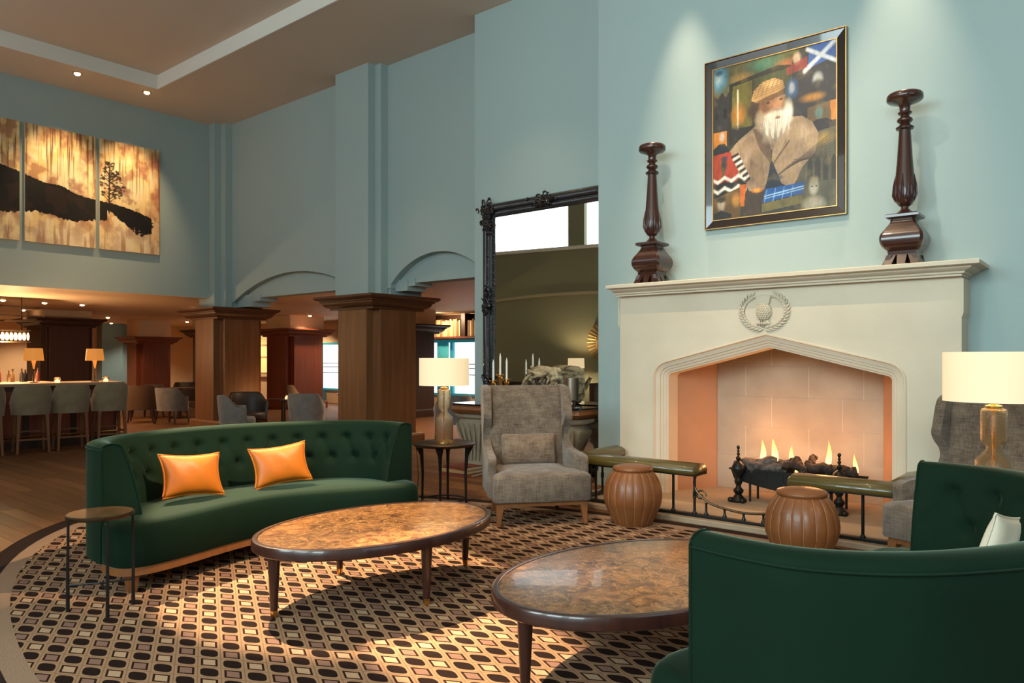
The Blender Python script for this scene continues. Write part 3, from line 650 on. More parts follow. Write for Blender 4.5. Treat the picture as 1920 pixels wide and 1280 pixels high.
def glass_lamp(label, loc, sc):
    t = thing('table_lamp', label, 'lamp', loc, 0, 'glass table lamps'); t.scale = (sc,) * 3
    MB().lathe([(.094, 0), (.094, .014), (.08, .02)], 32).build('base_ring', 'brass', t)
    MB().lathe([(.088, .012), (.090, .03), (.090, .235), (.086, .25), (.062, .272), (.042, .295), (.037, .31), (.042, .325), (.060, .342), (.064, .355), (.064, .51), (.060, .522), (.04, .53),
                (.038, .526), (.056, .517), (.0595, .508), (.0595, .358), (.055, .345), (.037, .328), (.032, .31), (.037, .292), (.058, .268), (.081, .246), (.0855, .233), (.0855, .03), (.084, .02)], 40, cap0=False, cap1=False).build('glass_body', 'amber_glass', t, smooth=40)
    MB().tube([(0, 0, .02), (0, 0, .62)], .007, 8).build('rod', 'brass', t)
    MB().lathe([(.042, .524), (.042, .54), (.018, .55), (.018, .60), (.001, .60)], 20).build('collar', 'brass', t)
    MB().lathe([(.240, .565), (.246, .565), (.246, .835), (.240, .835)], 48, cap0=False, cap1=False).loft([[(r * math.cos(2 * math.pi * k / 48), r * math.sin(2 * math.pi * k / 48), zz) for k in range(48)] for r, zz in ((.246, .835), (.240, .835))], cap0=False, cap1=False).build('lamp_shade', 'shade', t)
    MB().ball((0, 0, .69), .035, 10, 8).build('bulb', 'lamp_glow', t)
    p = point('lamp_light', (loc[0], loc[1], loc[2] + .69 * sc), 16, WARM2, .05)
    return t
glass_lamp('glass table lamp with cream drum shade beside the oak column', (-5.25, 5.27, .6195), 1.0)
glass_lamp('glass table lamp with cream drum shade at the right edge', (-.607, 5.03, .619), 1.04)
MB().tube([(-5.34, 5.20, .6), (-5.47, 5.10, .57), (-5.46, 5.12, .3), (-5.50, 5.14, .05), (-5.48, 5.2, .006)], .004, 6).build('power_cord', 'dark_metal', lt); bpy.data.objects['power_cord'].matrix_parent_inverse = (Matrix.Translation(lt.location) @ Matrix.Rotation(R(15), 4, 'Z')).inverted()

# ================================================================== wing chairs
def wing_chair(label, loc, rz, pillow_label):
    t = thing('wing_chair', label, 'armchair', loc, rz, 'grey wing chairs')
    # local: +x forward, back plane near x=-.36
    def sh(x, z): return (x - .36, z)
    side = catmull([(*sh(*p), 0) for p in ((.02, .22), (-.02, .6), (-.09, 1.0), (-.115, 1.14), (-.09, 1.185), (.02, 1.18), (.095, 1.165), (.13, 1.11), (.16, .99), (.178, .905), (.145, .84), (.085, .775), (.075, .70), (.14, .625), (.26, .585), (.44, .575), (.56, .565), (.605, .54), (.61, .47), (.61, .22))], 4)
    for s in (-1, 1):
        rr = []
        for w, yo in ((.93, 0), (1, .012), (1, .063), (.93, .075)):
            cx = sum(p.x for p in side) / len(side); cz = sum(p.y for p in side) / len(side); ring = []
            for p in side:
                d = Vector((p.x - cx, p.y - cz)); f = 1 - (1 - w) * min(1, .13 / max(d.length, .05)) * 1.6
                x, z = cx + d.x * f, cz + d.y * f; flare = .055 * max(0, (x + .30)) / .5 * (1 if z > .62 else .7)
                ring.append((x, s * (.338 + yo + flare), z))
            rr.append(ring)
        MB().loft(rr).build('wing_arm', 'grey_fabric', t, smooth=60)
    bk = []
    for k in range(15):
        z = .25 + (1.18 - .25) * k / 14; f = (z - .25) / .93; xb = -.345 - .095 * f ** 1.2; w = .345 + .01 * f; e = 0 if k < 13 else (.008 if k == 13 else .03)
        bk.append([(xb + e, -w, z), (xb + .09 - e + .03, -w, z)] + [(xb + .125 - e + .0 - .03 * (abs(u)) ** 3 * 0 + .018 * (u * u), w * u, z) for u in [j / 8 - 1 for j in range(1, 16)]] + [(xb + .12 - e, w, z), (xb + e, w, z)])
    b = MB().loft(bk).build('backrest', 'grey_fabric', t, smooth=60)
    for yy in (-.13, .13): MB().ball((-.345 - .095 * .796 ** 1.2 + .127, yy, .99), (.009, .014, .014), 10, 6).build('button', 'grey_fabric', b)
    # seat: deep box with domed top, wider at the front
    n = 12; P = []
    pl = [(-.25, -.335), (.27, -.345), (.30, -.425), (.395, -.43), (.41, -.415), (.418, 0), (.41, .415), (.395, .43), (.30, .425), (.27, .345), (-.25, .335)]
    MB().loft([[(x * w, y * w, z) for x, y in pl] for w, z in ((.985, .205), (1, .215), (1, .405), (.99, .425), (.95, .440), (.75, .457), (.4, .465))]).build('seat', 'grey_fabric', t, smooth=50)
    MB().loft([[(x, y, z) for x, y in ((-.30, -.33), (.375, -.40), (.375, .40), (-.30, .33))] for z in (.165, .21)]).build('seat_rail', 'leg_wood', t, smooth=None)
    for x, y, dx, dy in ((.345, -.37, .03, -.015), (.345, .37, .03, .015), (-.27, -.30, -.06, -.01), (-.27, .30, -.06, .01)):
        MB().loft([[(x + dx * (1 - f) + a * w, y + dy * (1 - f) + c * w, z) for a, c in ((-1, -1), (1, -1), (1, 1), (-1, 1))] for f, w, z in ((0, .017, 0), (.45, .023, .09), (1, .034, .185))]).build('leg', 'leg_wood', t, smooth=None, bevel=.003, seg=1)
    return t
W1 = (-4.21, 5.37, ZR); rz1 = -39
wing_chair('grey tweed wing chair in front of the console and mirror', W1, rz1, None)
p = pt(W1, rz1, -.175, 0); cushion('lumbar_cushion', 'rectangular grey-brown cushion on the wing chair by the mirror', .52, .29, .13, (p[0], p[1], .605), (0, R(-12), R(rz1)), 'pillow_fabric', False, pinch=.02)
wing_chair('grey tweed wing chair behind the right lamp and foreground sofa', (-.80, 5.88, ZR), -110, None)

# ================================================================== leather drum poufs
def pouf(label, loc, rz):
    t = thing('leather_pouf', label, 'pouf', loc, rz, 'ribbed leather poufs'); prof = catmull([(r, z, 0) for r, z in ((.165, 0), (.20, .07), (.245, .18), (.254, .26), (.235, .36), (.195, .435), (.165, .465))], 4)
    NG = 18; NSG = 180; rings = []
    for p in prof:
        ring = []
        for k in range(NSG):
            a = 2 * math.pi * k / NSG; g = abs(math.sin(NG * a / 2)); r = p.x * (1 - .035 * (1 - g ** .45)); ring.append((r * math.cos(a), r * math.sin(a), p.y))
        rings.append(ring)
    b = MB().loft(rings).build('body', 'leather', t, smooth=60)
    for k in range(NG):
        a = 2 * math.pi * k / NG; MB().tube([(p.x * .968 * math.cos(a), p.x * .968 * math.sin(a), p.y) for p in prof[1:-1]], .0035, 5).build('seam', 'leather_seam', b)
    MB().lathe([(.155, .455), (.172, .465), (.176, .48), (.168, .495), (.12, .508), (.01, .513)], 48).build('top_cap', 'leather', t, smooth=60)
    return t
pf = pouf('ribbed brown leather pouf beside the wing chair by the mirror', (-3.36, 5.70, ZR), 4)
dup(pf, (-1.82, 5.44, ZR), 11, 'ribbed brown leather pouf behind the foreground sofa')

# ================================================================== club fender with leather benches
FE = thing('club_fender', 'iron club fender with olive leather bench tops around the hearth', 'fender', (0, 0, .05))
xL_, xR_, yF_ = -4.24, -1.36, 6.14
def bar(P, r, nm, m='iron'): return MB().tube(P, r, 8).build(nm, m, FE)
MB().box(xL_ - .03, xR_ + .03, yF_ - .03, yF_ + .03, 0, .028).build('base_rail', 'iron', FE, smooth=None, bevel=.006)
for x in (xL_, xR_): MB().box(x - .03, x + .03, yF_, 6.90, 0, .028).build('base_rail', 'iron', FE, smooth=None, bevel=.006)
def bench(P0, P1, w):
    a = Vector(P0); b = Vector(P1); d = (b - a).normalized(); nrm = Vector((-d.y, d.x)); r = []
    cs = [(-w, .385), (-w - .008, .41), (-w, .44), (-w + .035, .463), (0, .476), (w - .035, .463), (w, .44), (w + .008, .41), (w, .385)]
    L = (b - a).length
    for s, k in ((0, .90), (.02, 1), (L - .02, 1), (L, .90)):
        q = a + d * s; r.append([(q.x + nrm.x * o * k, q.y + nrm.y * o * k, .39 + (z - .39) * (1 if k == 1 else .75)) for o, z in cs])
    bo = MB().loft(r).build('bench_top', 'olive_leather', FE, smooth=60)
    MB().loft([[(q.x + nrm.x * o, q.y + nrm.y * o, z) for o, z in ((-w + .01, .37), (w - .01, .37), (w - .01, .392), (-w + .01, .392))] for q in (a, b)]).build('bench_frame', 'iron', bo, smooth=None)
    for sd in (-1, 1):
        st = MB(); n = int(L / .022)
        for k in range(n):
            q = a + d * (L * (k + .5) / n) + nrm * sd * (w + .001); st.ball((q.x, q.y, .397), .006, 5, 4)
        so_ = st.build('stud_row', 'brass', bo); so_['kind'] = 'stuff'
bench((xL_ - .13, yF_), (-2.93, yF_), .13); bench((-2.13, yF_), (xR_ + .09, yF_), .13)
bench((xL_, yF_ + .12), (xL_, 6.88), .10); bench((xR_, yF_ + .12), (xR_, 6.88), .10)
def post(x, y, h, knop=True):
    po = MB(); po.tube([(x, y, .02), (x, y, h)], .012, 10)
    pr = [(.022, .028), (.022, .034), (.014, .044), (.012, .05)]; po.lathe(pr, 12, (x, y, 0))
    if knop: po.lathe([(.012, h * .5 - .03), (.019, h * .5 - .02), (.014, h * .5 - .008), (.021, h * .5), (.014, h * .5 + .008), (.019, h * .5 + .02), (.012, h * .5 + .03)], 12, (x, y, 0))
    po.build('post', 'iron', FE)
for k in range(7): post(-4.24 + 1.25 * k / 6, yF_, .38, k in (0, 3, 6))
for k in range(4): post(-2.06 + .70 * k / 3, yF_, .38, k in (0, 3))
for x in (xL_, xR_):
    for k in (1, 2, 3): post(x, yF_ + .22 * k, .38, k == 2)
low = catmull([(-2.975, yF_, .37), (-2.995, yF_, .30), (-2.97, yF_, .225), (-2.90, yF_, .165), (-2.80, yF_, .120), (-2.54, yF_, .088), (-2.28, yF_, .120), (-2.18, yF_, .165), (-2.11, yF_, .225), (-2.085, yF_, .30), (-2.10, yF_, .37)], 5)
bar(low, .011, 'low_rail', 'bronze')
for k in range(5):
    x = -2.88 + k * .17; zz = min((p.z for p in low if abs(p.x - x) < .04), default=.10); po = MB(); po.lathe([(.020, .025), (.020, .034), (.011, .05), (.009, zz - .02), (.014, zz - .005)], 10, (x, yF_, 0)); po.build('post', 'iron', FE)
for x in (-2.98, -2.10):
    s = 1 if x < -2.5 else -1
    bar([(x - s * .0 + .055 * s * math.cos(a) * (1 - a / 9) - .0, yF_ + .10, .17 + .055 * math.sin(a) * (1 - a / 9)) for a in [k * .35 for k in range(22)]], .007, 'scroll', 'bronze')

# ================================================================== fire basket, andirons, logs, flames
FB = thing('fire_basket', 'black iron fire basket with ball andirons inside the fireplace', 'fire basket', (-2.465, 7.18, .05))
n = 24; bas = []
for k in range(n + 1):
    u = 2 * k / n - 1; bas.append((u * .56, .13 + .085 * abs(u) ** 1.6))
pl = [(x, z) for x, z in bas] + [(.60, .315), (-.60, .315)]
MB().prism(pl, -.10, -.085, 'y').build('front_plate', 'iron', FB, smooth=None)
MB().prism(pl, .20, .215, 'y').build('back_plate', 'iron', FB, smooth=None)
MB().box(-.54, .54, -.09, .21, .215, .225).build('grate', 'iron', FB, smooth=None)
MB().box(-.61, .61, -.112, -.08, .305, .322).build('top_rail', 'iron', FB, smooth=None)
for k in range(8): MB().box(-.55 + k * .157 - .005, -.55 + k * .157 + .005, -.106, -.10, .22, .31).build('rib', 'iron', FB, smooth=None)
for x, y in ((-.42, .15), (.42, .15), (-.42, -.05), (.42, -.05)): MB().tube([(x, y, 0), (x, y, .22)], .012, 8).build('leg', 'iron', FB)
for x in (-.50, .44):
    a = MB().lathe([(.075, 0), (.08, .02), (.05, .05), (.03, .075), (.045, .095), (.05, .115), (.028, .14), (.022, .16), (.036, .185), (.040, .21), (.024, .235), (.03, .262), (.052, .285), (.066, .315), (.066, .335), (.05, .37), (.024, .392), (.012, .40), (.022, .415), (.026, .43), (.012, .448), (.01, .455), (.017, .466), (.017, .474), (.008, .485), (.014, .496), (.014, .503), (.007, .512), (.016, .526), (.018, .536), (.012, .549), (.001, .552)], 18, (x, -.14, 0)).build('andiron', 'iron', FB)
    for q in (-1, 1): MB().ball((x + q * .06, -.19, .022), .028, 10, 8).build('foot', 'iron', a)
lg = ((-.38, 0, .335, 10, 8, .40, .052, 'grey charred log at the left end of the fire basket'), (-.12, .05, .345, -14, 6, .34, .045, 'brown log behind the charred log in the fire'), (-.02, -.02, .375, 55, 28, .20, .030, 'short dark log standing crosswise in the middle of the fire'),
      (.03, -.03, .35, -30, -22, .22, .030, 'dark forked log resting against the middle of the fire'), (.22, .02, .345, 4, 5, .24, .042, 'dark knotted log in the right half of the fire'), (.40, .04, .335, -8, 0, .30, .042, 'thin dark log by the right andiron'), (-.25, -.05, .315, 4, 0, .36, .045, 'ash-grey log lying along the front of the fire'), (.12, .1, .40, 80, 35, .16, .028, 'small dark log end poking up from the fire'))
for x, y, z, rz, ry, L, r, lb in lg:
    m = MB(); rr = random.Random(int(x * 1000)); P = [Vector((-L / 2 + L * k / 13, .012 * math.sin(k * .7 + x * 9), .010 * math.sin(k * .9 + x * 5))) for k in range(14)]
    m.tube(P, [r * 1.15 * rr.uniform(.8, 1.12) * (.8 if i_ in (0, 13) else 1) for i_, _ in enumerate(P)], 12); m.v = [(a, b + rr.uniform(-1, 1) * r * .16, c + rr.uniform(-1, 1) * r * .16) for a, b, c in m.v]; o = m.build('fire_log', 'charcoal' if 'grey' in lb or 'char' in lb else 'log_wood'); o.location = (-2.465 + x, 7.18 + y, .05 + z + .03); o.rotation_euler = (0, R(-ry), R(rz)); tag(o, lb, 'log', 'logs on the fire')
def flame(x, y, z, h, w, lb):
    m = MB(); ring = []
    for k in range(13):
        f = k / 12; r = w * (math.sin(math.pi * min(1, f * .86 + .14)) ** .8) * (1 - f * .55); r = max(r, .001); cx = .25 * w * math.sin(4.5 * f + x * 9)
        ring.append([(cx + r * math.cos(2 * math.pi * j / 10), .5 * r * math.sin(2 * math.pi * j / 10), h * f) for j in range(10)])
    o = m.loft(ring).build('flame', 'flame'); o.location = (x + .085, y, z); tag(o, lb, 'flame', 'flames of the fire')
flame(-2.88, 7.22, .41, .25, .038, 'tall yellow flame, leftmost in the fire'); flame(-2.77, 7.23, .41, .27, .042, 'tall yellow flame second from the left andiron'); flame(-2.60, 7.24, .41, .21, .034, 'short orange flame behind the crossed logs')
flame(-2.26, 7.23, .40, .29, .034, 'tall narrow yellow flame in the right half of the fire'); flame(-2.03, 7.24, .38, .20, .028, 'small flame right of the right andiron'); flame(-2.52, 7.14, .33, .12, .020, 'thin orange flame in front of the crossed logs')

# ================================================================== turned candle stands on the mantel
def candle_stand(label, x):
    t = thing('candle_stand', label, 'candle stand', (x, 6.96, 2.228), 0, 'turned wooden candle stands')
    # pierced flared foot
    hw = [(.150, 0), (.135, .035), (.115, .085), (.105, .10)]
    MB().loft([[(-w, -w, z), (w, -w, z), (w, w, z), (-w, w, z)] for w, z in ((.105, .085), (.11, .12))]).build('foot_block', 'dark_wood', t, smooth=None)
    for a in range(4):
        M = Matrix.Rotation(R(90 * a), 4, 'Z')
        for q in (-.105, 0, .105):
            vs = [M @ Vector(p) for p in ((q - .03, -.15, 0), (q + .03, -.15, 0), (q * .8 + .038, -.108, .09), (q * .8 - .038, -.108, .09), (q - .03, -.11, 0), (q + .03, -.11, 0), (q * .8 + .038, -.07, .09), (q * .8 - .038, -.07, .09))]
            MB().add(vs, [(0, 1, 2, 3), (5, 4, 7, 6), (1, 5, 6, 2), (4, 0, 3, 7), (3, 2, 6, 7), (0, 4, 5, 1)]).build('foot_tooth', 'dark_wood', t, smooth=None)
    pr = catmull([(w, z, 0) for w, z in ((.112, .12), (.150, .165), (.165, .215), (.158, .265), (.125, .32), (.098, .365), (.092, .395))], 4)
    MB().loft([[(-p.x + .02, -p.x, p.y), (p.x - .02, -p.x, p.y), (p.x, -p.x + .02, p.y), (p.x, p.x - .02, p.y), (p.x - .02, p.x, p.y), (-p.x + .02, p.x, p.y), (-p.x, p.x - .02, p.y), (-p.x, -p.x + .02, p.y)] for p in pr]).build('baluster_block', 'dark_wood', t, smooth=35)
    MB().loft([[(-w, -w, z), (w, -w, z), (w, w, z), (-w, w, z)] for w, z in ((.10, .393), (.128, .405), (.128, .425), (.11, .435))]).build('collar_plate', 'dark_wood', t, smooth=None)
    MB().lathe([(.055, .432), (.068, .445), (.045, .468), (.030, .482), (.030, .50), (.050, .512), (.072, .545), (.080, .60), (.078, .68), (.070, .78), (.060, .90), (.052, 1.03), (.046, 1.13), (.046, 1.145), (.066, 1.152), (.070, 1.168), (.048, 1.185), (.036, 1.20), (.056, 1.215), (.062, 1.228), (.056, 1.242), (.036, 1.255), (.032, 1.27), (.052, 1.282), (.054, 1.294), (.040, 1.305), (.042, 1.345), (.060, 1.362), (.125, 1.385), (.140, 1.40), (.140, 1.435), (.128, 1.450), (.05, 1.452)], 28).build('turned_stem', 'dark_wood', t, smooth=50)
    lf = MB()
    for k in range(8):
        a = 2 * math.pi * k / 8; c, s = math.cos(a), math.sin(a)
        lf.tube([(.070 * c, .070 * s, .545), (.086 * c, .086 * s, .60), (.083 * c, .083 * s, .68), (.071 * c, .071 * s, .77)], [.005, .014, .011, .003], 6)
        a += math.pi / 8; c, s = math.cos(a), math.sin(a); lf.tube([(.068 * c, .068 * s, .545), (.081 * c, .081 * s, .59), (.078 * c, .078 * s, .65)], [.005, .011, .003], 6)
    lf.build('carved_leaves', 'dark_wood', t)
candle_stand('tall dark turned wooden candle stand at the left of the mantel', -3.87)
candle_stand('tall dark turned wooden candle stand at the right of the mantel', -1.475)

# ================================================================== painted surfaces (flat print as vertex colours)
def srgb(r, g, b): return np.array([((c / 255) / 12.92 if c / 255 <= .04045 else ((c / 255 + .055) / 1.055) ** 2.4) for c in (r, g, b)])
class Paint:
    def __init__(s, nu, nv, base):
        s.nu, s.nv = nu, nv; s.u, s.v = np.meshgrid((np.arange(nu) + .5) / nu, (np.arange(nv) + .5) / nv, indexing='ij'); s.c = np.zeros((nu, nv, 3)); s.c[:] = srgb(*base); s.rng = np.random.default_rng(5)
    def noise(s, fu, fv, oct_=3):
        out = np.zeros_like(s.u); amp = 1; tot = 0
        for o in range(oct_):
            gu, gv = int(fu * 2 ** o) + 2, int(fv * 2 ** o) + 2; g = s.rng.random((gu + 1, gv + 1)); x = s.u * (gu - 1); y = s.v * (gv - 1); i = x.astype(int); j = y.astype(int); fx = x - i; fy = y - j
            fx = fx * fx * (3 - 2 * fx); fy = fy * fy * (3 - 2 * fy)
            out += amp * ((g[i, j] * (1 - fx) + g[i + 1, j] * fx) * (1 - fy) + (g[i, j + 1] * (1 - fx) + g[i + 1, j + 1] * fx) * fy); tot += amp; amp *= .5
        return out / tot
    def blend(s, m, col): s.c += (srgb(*col) - s.c) * np.clip(m, 0, 1)[..., None]
    def poly(s, P, col, a=1.0):
        m = np.zeros(s.u.shape, bool); n = len(P)
        for i in range(n):
            (x0, y0), (x1, y1) = P[i], P[(i + 1) % n]
            if y0 == y1: continue
            m ^= ((y0 > s.v) != (y1 > s.v)) & (s.u < (x1 - x0) * (s.v - y0) / (y1 - y0) + x0)
        s.blend(m * a, col); return m
    def ell(s, cx, cy, rx, ry, col, a=1.0, soft=.25, th=0):
        dx, dy = s.u - cx, (s.v - cy); c, t = math.cos(th), math.sin(th); p, q = dx * c + dy * t, -dx * t + dy * c
        r = np.sqrt((p / rx) ** 2 + (q / ry) ** 2); s.blend(np.clip((1 - r) / soft, 0, 1) * a, col)
    def line(s, x0, y0, x1, y1, w, col, a=1.0):
        ux, uy = x1 - x0, y1 - y0; t = np.clip(((s.u - x0) * ux + (s.v - y0) * uy) / (ux * ux + uy * uy), 0, 1); d = np.hypot(s.u - x0 - ux * t, s.v - y0 - uy * t); s.blend(np.clip(1.5 - d / w, 0, 1) * a, col)
    def mul(s, m): s.c *= m[..., None]
    def build(s, name, w, h, m, parent, xform):
        nu, nv = s.nu, s.nv; P = []
        for i in range(nu + 1):
            for j in range(nv + 1): P.append(xform(w * i / nu, h * (1 - j / nv)))
        F = [(i * (nv + 1) + j, i * (nv + 1) + j + 1, (i + 1) * (nv + 1) + j + 1, (i + 1) * (nv + 1) + j) for i in range(nu) for j in range(nv)]
        me = bpy.data.meshes.new(name); me.from_pydata(P, [], F); at = me.color_attributes.new('Col', 'FLOAT_COLOR', 'CORNER')
        col = np.ones((nu * nv, 4, 4), np.float32); col[:, :, :3] = s.c.reshape(-1, 1, 3); at.data.foreach_set('color', col.ravel()); me.materials.append(MATS[m])
        o = bpy.data.objects.new(name, me); COL.objects.link(o); o.parent = parent; return o

# ---- framed collage portrait above the mantel
px0, px1, pz0, pz1 = -3.401, -2.012, 2.775, 4.496
PF = thing('framed_painting', 'framed collage painting of a bearded man in a flat cap above the mantel', 'painting', (px0, YB, pz0)); w, h = px1 - px0, pz1 - pz0
def frame(t, w, h, prof, m, nm):
    """prof: (inset, depth out of wall) swept round the rectangle"""
    r = [[(i, -d, i), (w - i, -d, i), (w - i, -d, h - i), (i, -d, h - i)] for i, d in prof]
    return MB().loft([[q[k] for q in r] for k in range(4)], closed=True, wrap=True).build(nm, m, t, smooth=None)
frame(PF, w, h, [(0, 0), (0, .045), (.012, .055), (.016, .05), (.075, .038), (.085, .036), (.085, 0)], 'frame_black', 'frame')
frame(PF, w, h, [(.0, .046), (.001, .057), (.007, .057), (.009, .05)], 'gilt', 'outer_gilt_edge'); frame(PF, w, h, [(.082, .036), (.083, .044), (.091, .044), (.093, .0)], 'gilt', 'inner_gilt_edge')
q = Paint(210, 260, (60, 62, 52)); n1 = q.noise(5, 6, 4); n2 = q.noise(14, 17, 4); n3 = q.noise(60, 20, 2)
q.poly([(0, 0), (.36, 0), (.36, .22), (0, .22)], (96, 92, 62)); q.poly([(.36, 0), (.72, 0), (.72, .2), (.36, .2)], (84, 88, 44)); q.ell(.45, .04, .2, .07, (50, 120, 105), .9, .8); q.ell(.62, .08, .12, .05, (190, 110, 60), .8, .8); q.ell(.25, .10, .13, .05, (150, 120, 60), .8, .8)
q.ell(.05, .06, .10, .12, (90, 150, 175), .9, .6); q.ell(.05, .07, .04, .06, (190, 195, 185), .6, .8); q.ell(.05, .03, .05, .025, (40, 60, 75), .8, .6)
q.poly([(0, .17), (.04, .20), (.08, .16), (.11, .2), (.15, .15), (.15, .42), (0, .42)], (52, 52, 52)); q.poly([(.02, .27), (.04, .27), (.04, .33), (.02, .33)], (25, 25, 30)); q.poly([(.09, .27), (.12, .27), (.12, .34), (.09, .34)], (25, 25, 30))
q.poly([(.14, .12), (.55, .07), (.72, .10), (.72, .5), (.14, .52)], (40, 42, 34)); q.poly([(.17, .14), (.34, .125), (.34, .42), (.16, .42)], (110, 105, 45)); q.ell(.22, .33, .08, .09, (205, 135, 45), .9, .8); q.line(.215, .17, .215, .42, .006, (225, 215, 190)); q.ell(.20, .44, .1, .05, (45, 40, 42), .9, .6)
q.poly([(.35, .12), (.7, .10), (.7, .4), (.35, .4)], (74, 84, 50), .8)
q.poly([(.66, .06), (1, .0), (1, .5), (.66, .5)], (38, 45, 58)); q.poly([(.8, 0), (1, 0), (1, .10), (.78, .14)], (45, 105, 175)); q.line(.78, .02, 1.0, .13, .012, (225, 230, 235)); q.line(.76, .15, 1.0, .0, .014, (225, 230, 235))
q.ell(.70, .06, .04, .05, (200, 175, 150), .9, .5); q.poly([(.62, .10), (.78, .06), (.78, .13), (.62, .15)], (165, 60, 50), .7); q.ell(.66, .24, .06, .08, (70, 120, 175), .8, .6); q.ell(.66, .235, .03, .045, (200, 205, 205), .7, .6)
q.ell(.86, .22, .05, .06, (190, 195, 195), .8, .5); q.ell(.86, .26, .07, .05, (30, 32, 40), .9, .4); q.ell(.82, .32, .12, .035, (190, 140, 55), .9, .7); q.poly([(.78, .38), (.97, .36), (.98, .5), (.78, .52)], (110, 90, 62)); q.ell(.87, .42, .04, .05, (105, 140, 135), .9, .5); q.poly([(.78, .49), (.85, .46), (.92, .46), (1, .5), (1, .54), (.78, .56)], (30, 34, 44)); q.poly([(.95, .36), (1, .36), (1, .48), (.96, .48)], (210, 140, 60))
q.poly([(.7, .55), (1, .52), (1, 1), (.7, 1)], (92, 90, 72)); q.ell(.88, .58, .14, .05, (170, 140, 70), .7, .8)
for k in range(4): q.poly([(.78 + .06 * k, .72), (.80 + .06 * k, .68), (.82 + .06 * k, .72), (.82 + .06 * k, .84), (.78 + .06 * k, .84)], (45, 42, 40), .8)
# the sitter: cap, face, beard, jacket
q.poly([(.14, .56), (.22, .50), (.34, .44), (.42, .40), (.62, .41), (.74, .42), (.82, .47), (.87, .55), (.84, .66), (.74, .74), (.68, .84), (.62, .86), (.5, .84), (.44, .90), (.33, .86), (.24, .74), (.14, .60)], (160, 138, 112))
q.poly([(.22, .53), (.34, .48), (.42, .62), (.45, .84), (.34, .84), (.26, .70)], (142, 118, 96), .7); q.poly([(.34, .44), (.44, .46), (.5, .60), (.49, .68), (.40, .58)], (112, 90, 72), .85); q.poly([(.60, .44), (.66, .48), (.56, .62), (.51, .68), (.5, .62)], (178, 156, 128)); q.line(.50, .60, .47, .84, .006, (70, 52, 45), .9); q.line(.64, .56, .5, .70, .005, (85, 62, 50), .9)
q.poly([(.5, .66), (.58, .82), (.66, .86), (.50, .90), (.43, .88)], (36, 46, 62)); q.ell(.28, .64, .05, .12, (192, 168, 140), .6, .9, .3); q.ell(.75, .52, .08, .07, (196, 176, 146), .7, .9); q.ell(.55, .78, .05, .02, (60, 75, 95), .8, .6)
for k in range(9): q.line(.52 + .02 * k, .78 - .012 * k, .96, .58 + .018 * k - .02, .0035, (70, 58, 52), .65)
q.ell(.37, .31, .09, .12, (70, 52, 38), .95, .5); q.ell(.505, .31, .12, .105, (176, 128, 88), 1, .3); q.ell(.43, .31, .05, .09, (110, 74, 50), .8, .7); q.ell(.55, .30, .05, .06, (205, 160, 118), .8, .8)
q.ell(.47, .295, .022, .010, (52, 34, 26), .9, .6); q.ell(.575, .288, .02, .010, (52, 34, 26), .9, .6); q.line(.445, .275, .495, .278, .006, (120, 100, 85)); q.line(.555, .268, .605, .272, .006, (150, 130, 112)); q.ell(.535, .325, .022, .035, (196, 140, 100), .9, .7); q.ell(.535, .35, .025, .012, (120, 72, 52), .8, .6)
q.ell(.53, .43, .15, .105, (205, 196, 178), 1, .45); q.ell(.63, .37, .05, .09, (222, 214, 198), 1, .6); q.ell(.40, .40, .05, .08, (190, 172, 145), .9, .7); q.ell(.50, .375, .07, .022, (214, 204, 186), .95, .6, -.15); q.ell(.60, .375, .06, .02, (224, 216, 200), .95, .6, .1); q.ell(.55, .40, .03, .012, (120, 84, 70), .9, .6); q.ell(.50, .52, .09, .05, (176, 166, 148), .8, .8)
for k in range(26): q.line(.42 + .009 * k, .41 + .01 * math.sin(k), .44 + .0075 * k + .01 * math.sin(k * 2.1), .53 - .0035 * abs(k - 12), .003, (236, 230, 216) if k % 2 else (160, 150, 135), .7)
q.poly([(.33, .26), (.35, .20), (.42, .155), (.52, .145), (.59, .175), (.605, .225), (.55, .245), (.45, .265), (.38, .28)], (186, 150, 98)); q.poly([(.36, .275), (.45, .255), (.55, .24), (.605, .222), (.59, .26), (.46, .29)], (128, 96, 60)); q.ell(.50, .18, .08, .03, (222, 190, 132), .8, .8)
for k in range(6): q.line(.37 + .04 * k, .25 - .012 * k, .42 + .035 * k, .155, .0028, (110, 84, 54), .6); q.line(.34, .25 - .017 * k, .60, .215 - .012 * k, .0026, (110, 84, 54), .5)
# left lower corner collage
q.poly([(0, .42), (.12, .42), (.12, .53), (0, .53)], (196, 132, 48)); q.ell(.075, .455, .028, .04, (200, 192, 180), .95, .5); q.poly([(0, .53), (.05, .50), (.10, .50), (.14, .55), (.1, .57), (0, .57)], (38, 42, 52))
q.poly([(0, .57), (.15, .56), (.22, .70), (.22, .76), (0, .76)], (168, 68, 42)); q.ell(.095, .64, .035, .06, (42, 62, 58), .95, .6); q.ell(.10, .60, .04, .02, (60, 66, 88), .9, .6); q.line(.09, .66, .085, .74, .008, (70, 100, 55))
for r_ in range(4):
    z0 = .725 + r_ * .034
    for k in range(5): q.line(.06 * k - .02, z0 + (.028 if k % 2 else 0), .06 * (k + 1) - .02, z0 + (0 if k % 2 else .028), .010, (228, 226, 216) if r_ % 2 == 0 else (28, 28, 34))
for k in range(11): q.line(.165 + .012 * k, .60 + .017 * k, .215 + .010 * k, .585 + .017 * k, .0075, (228, 226, 216) if k % 2 else (28, 28, 34))
